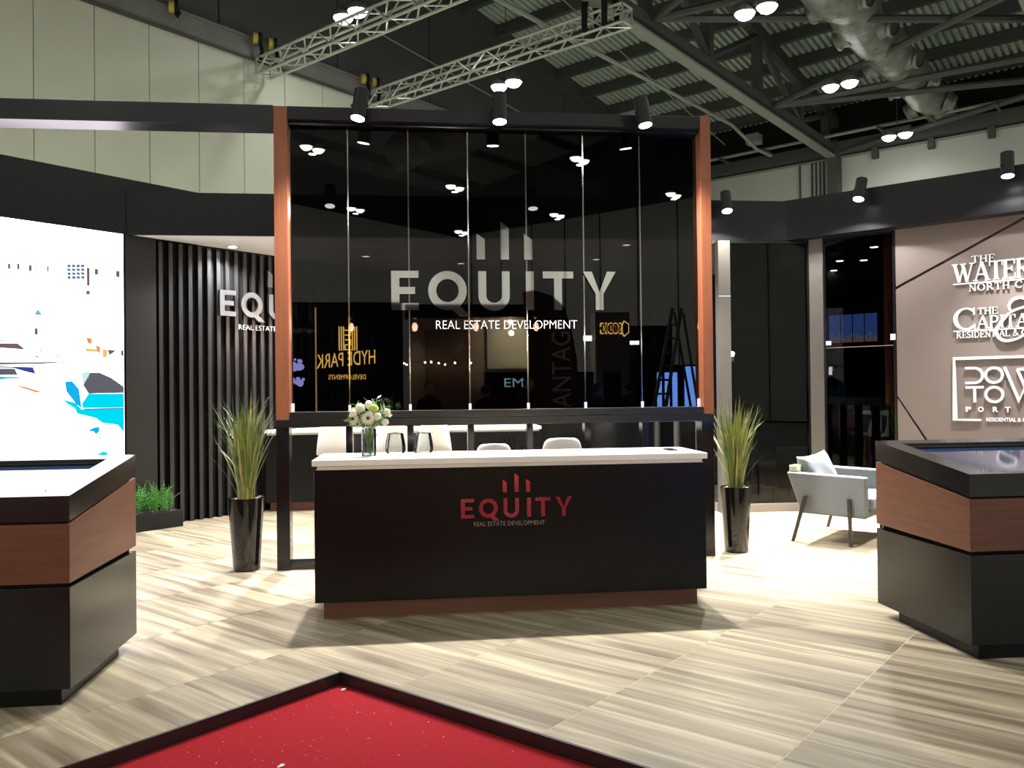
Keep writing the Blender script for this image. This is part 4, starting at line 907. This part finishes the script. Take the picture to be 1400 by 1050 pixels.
# ---- armchair in front of the dark glass
ac = thing('armchair', (8.6, 2.66, 0), 'blue-grey upholstered armchair with dark metal legs before the dark glass wall', 'armchair', uv=True)
au = lambda a, b, d: (d, a, b)
side = [(3.04, .675), (2.29, .655), (2.29, .265), (2.90, .28)]
part(ac, 'arm', MB().poly(side, au, 8.12, 8.225), M['fabric'], bevel=.018, seg=3)
part(ac, 'arm', MB().poly(side, au, 8.995, 9.10), M['fabric'], bevel=.018, seg=3)
part(ac, 'backrest', MB().poly([(3.045, .677), (2.94, .677), (2.81, .28), (2.905, .28)], au, 8.225, 8.995), M['fabric'], bevel=.018, seg=3)
part(ac, 'seat_base', MB().poly([(2.29, .27), (2.29, .335), (2.86, .335), (2.84, .28)], au, 8.225, 8.995), M['fabric'], bevel=.01)
part(ac, 'seat_cushion', MB().box(8.235, 8.985, 2.26, 2.85, .335, .46), M['fabric2'], bevel=.035, seg=4)
for u in (8.10, 9.12):
    du = -.012 if u < 8.5 else .012
    part(ac, 'leg', MB().hexa([(u-.012+du, 2.955, 0), (u+.012+du, 2.955, 0), (u+.012+du, 2.985, 0), (u-.012+du, 2.985, 0)], [(u-.012, 2.83, .45), (u+.012, 2.83, .45), (u+.012, 2.865, .45), (u-.012, 2.865, .45)]), M['leg'])
    part(ac, 'leg', MB().hexa([(u-.012+du, 2.405, 0), (u+.012+du, 2.405, 0), (u+.012+du, 2.435, 0), (u-.012+du, 2.435, 0)], [(u-.012, 2.42, .45), (u+.012, 2.42, .45), (u+.012, 2.452, .45), (u-.012, 2.452, .45)]), M['leg'])
def pillow(c, w, h, th, rot, name, m, label):
    vs, fs = [], []; n = 14
    for sd in (1, -1):
        for i in range(n+1):
            for j in range(n+1):
                x, y = -1 + 2*i/n, -1 + 2*j/n
                e = max(0, (1 - abs(x)**3.0)*(1 - abs(y)**3.0))**.55; pin = 1 - .12*(1 - abs(x)**2)*(abs(y)**4) ; pin2 = 1 - .12*(1 - abs(y)**2)*(abs(x)**4)
                vs.append((x*w/2*pin2, sd*th/2*e*(1 + .07*math.sin(5*x + 3*y)), y*h/2*pin))
    k = (n+1)**2
    for s_ in (0, 1):
        for i in range(n):
            for j in range(n): a = s_*k + i*(n+1)+j; fs.append((a, a+1, a+n+2, a+n+1))
    mb = MB().add(vs, fs); me = mb.mesh(name, m, True)
    bm = bmesh.new(); bm.from_mesh(me); bmesh.ops.remove_doubles(bm, verts=bm.verts, dist=.0005); bmesh.ops.recalc_face_normals(bm, faces=bm.faces); bm.to_mesh(me); bm.free()
    o = bpy.data.objects.new(name, me); COL.objects.link(o); o.location = c; o.rotation_euler = rot; return tag(o, label, 'cushion')
pillow((*XY(8.52, 2.86), .655), .50, .40, .19, (math.radians(-24), math.radians(-5), math.radians(45-14)), 'cushion', M['fabric2'], 'pale grey scatter cushion leaning in the grey armchair')
solo('cream_block', MB().box(8.17, 8.33, 2.955, 3.03, .678, .735), M['cream_block'], uv=True, bevel=.006, label='small cream block on the back of the grey armchair', cat='box')
# furniture of the meeting room, seen through its glass
lc = thing('lounge_chair', (4.92, 10.75, 0), 'square grey-green lounge chair seen through the glass of the meeting room', 'chair')
part(lc, 'backrest', MB().box(4.68, 5.13, 10.5, 10.62, .18, .72), M['fabric_room'], bevel=.03, seg=3)
part(lc, 'seat', MB().box(4.56, 5.13, 10.62, 11.15, .20, .36), M['fabric_room'], bevel=.03, seg=3)
part(lc, 'cushion_pad', MB().box(4.57, 5.11, 10.63, 11.14, .36, .48), M['fabric_room'], bevel=.045, seg=3)
for x in (4.62, 5.08):
    for y in (10.56, 11.1): part(lc, 'leg', MB().tube([(x, y, 0), (x, y, .2)], .012, 6), M['leg'])
sf = thing('sofa', (5.2, 12.0, 0), 'dark grey sofa at the back of the meeting room behind glass', 'sofa')
part(sf, 'seat', MB().box(4.35, 6.4, 11.5, 12.35, .15, .42), M['fabric_dark'], bevel=.05, seg=3)
part(sf, 'backrest', MB().box(4.35, 6.4, 12.2, 12.45, .3, .82), M['fabric_dark'], bevel=.06, seg=3)
for x in (4.35, 6.2): part(sf, 'arm', MB().box(x, x+.2, 11.5, 12.4, .15, .62), M['fabric_dark'], bevel=.05, seg=3)
for x in (4.4, 6.3):
    for y in (11.56, 12.35): part(sf, 'leg', MB().tube([(x, y, 0), (x, y, .16)], .015, 6), M['leg'])
pillow((5.05, 12.08, .62), .46, .42, .16, (math.radians(-18), 0, math.radians(8)), 'cushion', M['fabric_dark'], 'dark scatter cushion on the sofa behind the meeting room glass')
rl = thing('downlight', (4.9, 10.9, 3.37), 'added fill lamp in a dark ring above the lounge chair of the meeting room', 'downlight', 'soffit downlights')  # added fill lamp without a lens, brightens the chair behind the glass
part(rl, 'ring', MB().lathe([(.05, 0), (.075, 0), (.075, .01), (.05, .01)], (4.9, 10.9, 3.37), 16, False, False), M['black_stand'])
o = lamp('downlight_light', 'SPOT', (0, 0, -.02), 130, size=.05, angle=100, blend=.9); o.parent = rl
# wall screen inside the room, seen through the glass door
dw = thing('wall_screen', (11.2, 3.29, 2.1), 'wall screen showing a blue dusk skyline, seen through the dark glass door', 'screen', uv=True)
part(dw, 'pane', MB().box(11.2, 11.215, 2.99, 3.59, 2.095, 2.46), glow('dusk_sky', (.12, .26, 1), .75))
part(dw, 'frame', MB().box(11.216, 11.26, 2.96, 3.62, 0, 2.49), M['rubber'])
for v in (3.14, 3.29, 3.44): part(dw, 'mullion', MB().box(11.192, 11.1995, v-.005, v+.005, 2.095, 2.46), M['rubber'])
part(dw, 'horizon', MB().box(11.196, 11.1995, 2.99, 3.59, 2.095, 2.135), glow('dusk_orange', (1, .35, .16), .5))
for k in range(11): a = 3.0 + .053*k; part(dw, 'skyline_block', MB().box(11.193, 11.1955, a, a + random.uniform(.03, .05), 2.11, 2.16 + random.uniform(0, .07)), M['skyline'])
DL = [((6.152, 11.607), 'left downlight of the middle pair seen through the dark glass door'), ((6.482, 11.527), 'right downlight of the middle pair seen through the dark glass door'), ((6.018, 10.439), 'downlight nearest the top right corner of the dark glass door'), ((6.552, 12.552), 'lowest and leftmost downlight seen through the dark glass door')]
for (x, y), lb in DL:
    t = thing('downlight', (x, y, 3.372), lb, 'downlight', 'meeting room downlights')
    part(t, 'ring', MB().lathe([(.05, 0), (.07, 0), (.07, .006), (.05, .006)], (x, y, 3.372), 18, False, False), M['black_stand']); part(t, 'lens', MB().lathe([(.052, .001), (.052, .004)], (x, y, 3.372), 18), M['lamp_face'])
# ---- lettering on the taupe wall (reads along -v)
tw = lambda a, b, d: (UW - .0105 - d, -a*KW, 1.5 + (b - 1.5)*KW)
def wall_sign(name, v, z, label): return thing(name, (UW-.011, v, z), label, 'sign', uv=True)
s1 = wall_sign('serif_sign', 1.5, 2.53, 'silver serif lettering with a long underline at the top of the taupe wall')
for mb in serif_word('THE', -1.705, 2.825, .075, tw, .022, .04, width=.225): part(s1, 'letter', mb, M['silver'])
for mb in serif_word('WATER', -1.888, 2.628, .20, tw, .022, -.07, width=.74): part(s1, 'letter', mb, M['silver'])
part(s1, 'underline', MB().poly([(-1.885, 2.603), (-1.0, 2.603), (-1.0, 2.617), (-1.885, 2.617)], tw, 0, .022), M['silver'])
for mb in serif_word('NORTH C', -1.735, 2.523, .075, tw, .022, .10, width=.50): part(s1, 'letter', mb, M['silver'])
s2 = wall_sign('script_sign', 1.5, 1.99, 'silver serif lettering crossed by a script flourish in the middle of the taupe wall')
for mb in serif_word('C', -1.895, 2.11, .24, tw, .022, width=.245): part(s2, 'letter', mb, M['silver'])
for mb in serif_word('THE', -1.655, 2.268, .072, tw, .022, .02, width=.19): part(s2, 'letter', mb, M['silver'])
for mb in serif_word('APITA', -1.665, 2.118, .135, tw, .022, .0, width=.475): part(s2, 'letter', mb, M['silver'])
part(s2, 'underline', MB().poly([(-1.887, 2.096), (-1.0, 2.096), (-1.0, 2.108), (-1.887, 2.108)], tw, 0, .02), M['silver'])
for mb in serif_word('RESIDENTIAL & C', -1.862, 2.025, .066, tw, .018, .02, width=.66): part(s2, 'letter', mb, M['silver'])
sw = [(-v, z) for v, z in [(1.348,2.285),(1.361,2.342),(1.329,2.399),(1.273,2.42),(1.228,2.413),(1.184,2.381),(1.185,2.335),(1.229,2.319),(1.343,2.275),(1.4,2.22),(1.447,2.157),(1.483,2.086),(1.461,2.018),(1.404,1.979),(1.319,1.985),(1.234,2.027),(1.178,2.076)]]
def smooth(pts, n=6):
    out = []
    for i in range(len(pts)-1):
        p0, p1, p2, p3 = [Vector(pts[max(0, min(len(pts)-1, i+k))]) for k in (-1, 0, 1, 2)]
        for j in range(n):
            t = j/n; q = .5*((2*p1) + (p2-p0)*t + (2*p0-5*p1+4*p2-p3)*t*t + (3*p1-p0-3*p2+p3)*t**3); out.append((q.x, q.y))
    return out + [tuple(pts[-1])]
sws = smooth(sw); part(s2, 'flourish', MB().ribbon(sws, [.018 + .016*abs(math.sin(PI*i/len(sws)*2.2)) for i in range(len(sws))], tw, .006, .03), M['silver'])
s3 = wall_sign('framed_sign', 1.5, 1.13, 'silver line lettering inside a thin rectangular frame at the bottom of the taupe wall')
part(s3, 'frame', MB().ribbon([(-1.635, 1.142), (-1.887, 1.142), (-1.887, 1.805), (-.95, 1.805), (-.95, 1.142)], .022, tw, 0, .022), M['silver'])
W = .026
part(s3, 'letter', MB().ribbon([(-1.783, 1.697), (-1.70, 1.697)] + arc(-1.695, 1.618, .078, .079, 90, -90, 14) + [(-1.783, 1.539)], W, tw, 0, .022), M['silver'])
for z in (1.618, 1.413): part(s3, 'letter', MB().ribbon(arc(-1.511, z, .079, .078, 0, 360, 26)[:-1], W, tw, 0, .022, closed=True), M['silver'])
part(s3, 'letter', MB().ribbon([(-1.413, 1.702), (-1.286, 1.345), (-1.17, 1.66), (-1.06, 1.345), (-.98, 1.70)], W, tw, 0, .022).ribbon([(-1.298, 1.675), (-1.20, 1.675)], W, tw, 0, .022).ribbon([(-1.298, 1.675), (-1.234, 1.497)], W, tw, 0, .022), M['silver'])
part(s3, 'letter', MB().ribbon([(-1.782, 1.492), (-1.608, 1.492)], W, tw, 0, .022).ribbon([(-1.694, 1.475), (-1.694, 1.329)], W, tw, 0, .022), M['silver'])
for c, a in zip('PORT', (-1.782, -1.665, -1.528, -1.415)): part(s3, 'letter', text_mesh(c, .05, .056, .018, lambda x, y, d, a=a: tw(a + x, 1.228 + y, d), bold=.03), M['silver'])
part(s3, 'small_line', text_mesh('RESIDENTIAL & CO', .40, .042, .012, lambda x, y, d: tw(-1.59 + x, 1.127 + y, d), bold=.02), M['silver'])
for v, lb in ((1.9, 0),): pass

# ================================================================== WHAT THE SMOKED GLASS MIRRORS (stands behind the viewer)
YB = -6.0
rv = lambda y: (lambda a, b, d: (-a, y + d, b))       # faces +y: reading direction runs along -x
hs_ = thing('black_stand_wall', (-1.8, YB-.2, 0), 'tall black stand wall with gold lettering, mirrored at the left of the smoked glass', 'wall')
part(hs_, 'panel', MB().box(-3.3, -.45, YB-.4, YB, -.06, 3.75), M['black_stand'])
part(hs_, 'light_strip', MB().box(-2.575, -2.545, YB, YB+.02, .9, 3.62), M['gold_dim'])
gs = thing('gold_sign', (-1.83, YB+.01, 1.8), 'glowing gold lettering with a maze emblem on the black stand wall behind the viewer', 'sign')
part(gs, 'lettering', text_mesh('HYDE PARK', 1.42, .34, .02, lambda a, b, d: rv(YB+.005)(a + 1.125, 2.12 + b + .12*(1 - a/1.42) , d)), M['gold'])
part(gs, 'small_line', text_mesh('DEVELOPMENTS', .9, .12, .02, lambda a, b, d: rv(YB+.005)(a + 1.36, 1.85 + b, d)), M['gold'])
mb = MB()
for q in range(9):
    x = 1.57 + .053*q
    if q in (3, 4, 5): continue
    mb.ribbon([(x, 2.56), (x, 3.15)], .028, rv(YB+.005), 0, .02)
for z in (2.58, 2.70, 2.82, 2.94, 3.06): mb.ribbon([(1.70, z), (1.86, z)], .028, rv(YB+.005), 0, .02)
mb.ribbon([(1.72, 2.70), (1.72, 2.82)], .028, rv(YB+.005), 0, .02).ribbon([(1.85, 2.58), (1.85, 2.70)], .028, rv(YB+.005), 0, .02).ribbon([(1.72, 2.94), (1.72, 3.06)], .028, rv(YB+.005), 0, .02)
part(gs, 'emblem', mb, M['gold'])
vsn = thing('small_screen', (-2.95, YB+.3, 1.0), 'small purple patterned screen beside the black stand wall behind the viewer', 'screen')
part(vsn, 'panel', MB().box(-3.3, -2.72, YB+.2, YB+.3, 1.0, 2.45), M['rubber'])
mb = MB(); 
for k in range(26): mb.ball((random.uniform(-3.25, -2.77), YB+.31, random.uniform(1.7, 2.35)), random.uniform(.03, .09), 8, 4, (1, .05, 1))
part(vsn, 'blossoms', mb, glow('screen_lilac', (.40, .40, .95), 12), kind='stuff')
bs = thing('beige_stand', (1.5, YB-.6, 0), 'beige and brown exhibition stand with warm lights, mirrored in the middle of the smoked glass', 'stand')
part(bs, 'wall', MB().box(-.3, 3.1, YB-.9, YB-.7, -.06, 3.5), M['beige'])
part(bs, 'brown_wall', MB().box(.1, 1.25, YB-.7, YB-.6, -.06, 3.1), M['brown'])
part(bs, 'white_board', MB().box(1.7, 2.75, YB-.69, YB-.66, 2.1, 3.2), M['cream'])
part(bs, 'dark_counter', MB().box(1.6, 3.0, YB-.6, YB-.1, -.06, 2.0), M['black_stand'])
part(bs, 'lettering', text_mesh('EM', .48, .22, .02, lambda a, b, d: (2.08 + a, YB-.1 + d, 1.62 + b)), glow('blue_letter', (.35, .65, .75), 6))
part(bs, 'fascia', MB().box(-.4, 3.2, YB-.9, YB-.2, 3.4, 3.72), M['black_stand'])
for x in (2.3, 3.0):
    part(bs, 'wall_lamp', MB().ball((x, YB-.55, 3.3), .06, 10, 6), M['bulb'], smooth=True)
    o = lamp('wall_lamp_light', 'POINT', (x, YB-.35, 3.0), 260, col=(1, .78, .5), size=.06)
gl = thing('bulb_string', (.4, YB-.3, 2.2), 'string of small warm bulbs behind the viewer', 'string lights')
for x in (-.42, -.36, .1, .25, .44, .6, .85, 1.25): part(gl, 'bulb', MB().ball((x, YB-.3, 2.23 + random.uniform(-.03, .05)), .026, 8, 6), M['bulb'], smooth=True)
part(gl, 'wire', MB().tube([(-.5, YB-.3, 2.26), (1.3, YB-.3, 2.26)], .006, 5), M['rubber'])
ff = thing('feather_flag', (2.6, -3.0, -.06), 'dark feather flag with tall vertical lettering behind the viewer', 'flag')
fl_ = [(2.40, .35), (2.30, 2.2), (2.19, 3.60), (2.45, 3.64), (2.80, 3.53), (3.05, 3.3), (3.2, 2.9), (3.32, 2.2), (3.36, .4)]
part(ff, 'cloth', MB().poly(fl_, lambda a, b, d: (a, -3 + d, b), 0, .01), M['flag']); part(ff, 'pole', MB().tube([(3.37, -3, -.05), (3.36, -3, 1), (3.33, -3, 2.2), (3.21, -3, 2.9), (3.06, -3, 3.32), (2.80, -3, 3.55), (2.45, -3, 3.66), (2.19, -3, 3.62)], .025, 8), M['rubber'], smooth=True)
part(ff, 'lettering', text_mesh('VANTAGE', 2.2, .42, .004, lambda a, b, d: (3.22 - b, -2.988 + d, .85 + a)), M['flagtxt'])
part(ff, 'base_plate', MB().box(3.1, 3.6, -3.25, -2.75, -.06, -.03), M['rubber'])
gsd = thing('grey_stand', (4.9, YB-.3, 0), 'tall grey stand block with backlit sign behind the viewer', 'stand')
part(gsd, 'block', MB().box(4.45, 5.35, YB-.9, YB-.2, -.06, 3.52), M['grey_stand']); part(gsd, 'doorway', MB().box(4.65, 5.1, YB-.2, YB-.17, -.06, 2.0), M['rubber'])
part(gsd, 'lettering', text_mesh('SODIC', .52, .24, .03, lambda a, b, d: rv(YB-.17)(a - 5.12, 2.98 + b, d), bold=.03), M['rubber'])
part(gsd, 'emblem', MB().poly([(-5.3, 3.0), (-5.2, 2.92), (-5.16, 3.0), (-5.16, 3.18), (-5.2, 3.26), (-5.3, 3.2)], rv(YB-.17), 0, .03), M['rubber'])
part(gsd, 'halo', text_mesh('SODIC', .58, .30, .01, lambda a, b, d: rv(YB-.195)(a - 5.15, 2.95 + b, d), bold=.07), M['gold'], kind='stuff')
part(gsd, 'halo', MB().poly([(-5.33, 2.99), (-5.2, 2.88), (-5.13, 2.97), (-5.13, 3.2), (-5.2, 3.30), (-5.33, 3.22)], rv(YB-.195), 0, .01), M['gold'])
part(gsd, 'lit_slot', MB().box(4.14, 4.36, YB-.25, YB-.2, 2.78, 2.92).box(5.36, 5.6, YB-.25, YB-.2, 2.68, 2.78), glow('slot_white', (1, 1, 1), 25))
part(gsd, 'side_wing', MB().box(3.9, 4.45, YB-.9, YB-.5, -.06, 2.0).box(5.35, 6.6, YB-.9, YB-.6, -.06, 3.2), M['black_stand'])
bl = thing('blue_screens', (6.5, YB, 0), 'blue and violet upright screens behind the viewer', 'screen')
for x, wd, z0, z1 in ((6.0, .11, .4, 1.95), (6.2, .11, .4, 1.95), (6.4, .12, .4, 1.95), (6.72, .4, .4, 2.1)): part(bl, 'screen', MB().box(x, x+wd, YB, YB+.04, z0, z1), glow('screen_azure', (.16, .35, 1), 16))
part(bl, 'frame', MB().box(5.95, 7.2, YB-.1, YB-.001, -.06, 2.15), M['rubber'])
ld = thing('step_ladder', (5.4, -3.0, -.06), 'tall green step ladder behind the viewer', 'ladder')
for xa, xb in ((4.75, 5.5), (5.05, 5.7)): part(ld, 'rail', MB().tube([(xa, -2.8, -.06), (xb, -3.0, 3.3)], .04, 6), M['ladder'])
for xa, xb in ((6.15, 5.55), (6.3, 5.75)): part(ld, 'rear_rail', MB().tube([(xa, -3.2, -.06), (xb, -3.05, 3.2)], .03, 6), M['ladder'])
for k in range(10): f = .08 + .09*k; part(ld, 'rung', MB().tube([(4.75 + .75*f, -2.8-.2*f, -.06 + 3.36*f), (5.05 + .65*f, -2.8-.2*f, -.06 + 3.36*f)], .028, 6), M['ladder'])
# bystanders, seen only as silhouettes in the glass
def person(x, y, hgt, rz, label, bend=0):
    t = thing('person', (x, y, -.06), label, 'person', rz=rz); k = hgt/1.78
    def skin(name, verts, edges, rad, m, lvl=2):
        me = bpy.data.meshes.new(name); me.from_pydata([(a*k, b*k - bend*max(0, c-.95)*.6, c*k - bend*max(0, c-.95)*.12) for a, b, c in verts], edges, []); me.materials.append(m)
        o = bpy.data.objects.new(name, me); COL.objects.link(o); o.parent = t
        sk = o.modifiers.new('skin', 'SKIN'); sk.use_smooth_shade = True
        for i, r in enumerate(rad): me.skin_vertices[0].data[i].radius = (r[0]*k, r[1]*k) if isinstance(r, tuple) else (r*k, r*k)
        me.skin_vertices[0].data[0].use_root = True
        s_ = o.modifiers.new('sub', 'SUBSURF'); s_.levels = 1; s_.render_levels = lvl; return o
    V = [(0, 0, .95), (0, 0, 1.15), (0, .01, 1.35), (0, .01, 1.47), (0, -.005, 1.55),
         (.10, 0, .90), (.11, -.01, .50), (.11, .02, .09), (.12, -.12, .035), (-.10, 0, .90), (-.11, -.01, .50), (-.11, .02, .09), (-.12, -.12, .035),
         (.19, .01, 1.42), (.25, .03, 1.13), (.24, -.08, .90), (-.19, .01, 1.42), (-.25, .03, 1.13), (-.24, -.08, .90)]
    Eg = [(0, 1), (1, 2), (2, 3), (3, 4), (0, 5), (5, 6), (6, 7), (7, 8), (0, 9), (9, 10), (10, 11), (11, 12), (3, 13), (13, 14), (14, 15), (3, 16), (16, 17), (17, 18)]
    Rd = [(.16, .12), (.15, .11), (.18, .13), (.11, .08), .055, .095, .065, .045, .04, .095, .065, .045, .04, .065, .05, .035, .065, .05, .035]
    skin('body', V, Eg, Rd, M['cloth'])
    bo = Vector((0, -bend*.6*(1.66-.95), -bend*.12*.7))
    hd = MB().ball((0, -.01, 1.665*k), .108*k, 14, 10, (.82, .95, 1.15)); hd.ball((0, -.115*k, 1.65*k), .018*k, 6, 5)
    for sx in (-1, 1): hd.ball((sx*.09*k, 0, 1.66*k), .022*k, 6, 5, (.4, .8, 1.2))
    hd.v = [(a, b + bo.y, c + bo.z) for a, b, c in hd.v]; part(t, 'head', hd, M['skin'], smooth=True, local=True)
    hr = MB().ball((0, .015*k, 1.70*k), .112*k, 14, 8, (.86, .95, .98)); hr.v = [(a, b + bo.y, c + bo.z) for a, b, c in hr.v]; part(t, 'hair', hr, M['hair'], smooth=True, local=True)
    for sx in (-1, 1):
        base = Vector((sx*.24*k, -.08*k - bend*0, .90*k))
        hv = [tuple(base), (base.x, base.y-.03*k, base.z-.07*k)]; he = [(0, 1)]; hr_ = [.026, .032]
        for q, (ox, ln) in enumerate(((-.027, .07), (-.009, .08), (.009, .076), (.027, .06))):
            hv += [(base.x + ox*k, base.y-.04*k, base.z-.11*k), (base.x + ox*k, base.y-.05*k, base.z-.11*k-ln*k)]; he += [(1, len(hv)-2), (len(hv)-2, len(hv)-1)]; hr_ += [.010, .008]
        hv.append((base.x - sx*.035*k, base.y-.06*k, base.z-.09*k)); he.append((0, len(hv)-1)); hr_.append(.010)
        me = bpy.data.meshes.new('hand'); me.from_pydata(hv, he, []); me.materials.append(M['skin']); o = bpy.data.objects.new('hand', me); COL.objects.link(o); o.parent = t
        o.modifiers.new('skin', 'SKIN').use_smooth_shade = True
        for i, r in enumerate(hr_): me.skin_vertices[0].data[i].radius = (r*k, r*k)
        me.skin_vertices[0].data[0].use_root = True
        o.modifiers.new('sub', 'SUBSURF').levels = 1
for x, y, hgt, rz, lb, bd in ((1.25, -1.5, 1.68, .4, 'person in dark clothes behind the viewer, second silhouette from the left in the glass', 0), (1.95, -1.6, 1.86, 2.4, 'person in dark clothes stooping forward behind the viewer, beside the feather flag', .5),
                              (3.45, -1.4, 1.68, 1.3, 'person in dark clothes standing sideways behind the viewer, by the grey stand', 0), (4.10, -1.5, 1.70, -.6, 'person in dark clothes behind the viewer, rightmost silhouette in the glass', 0), (.15, -1.8, 1.74, 2.9, 'person in dark clothes behind the viewer, leftmost silhouette in the glass', 0)):
    person(x, y, hgt, rz, lb, bd)
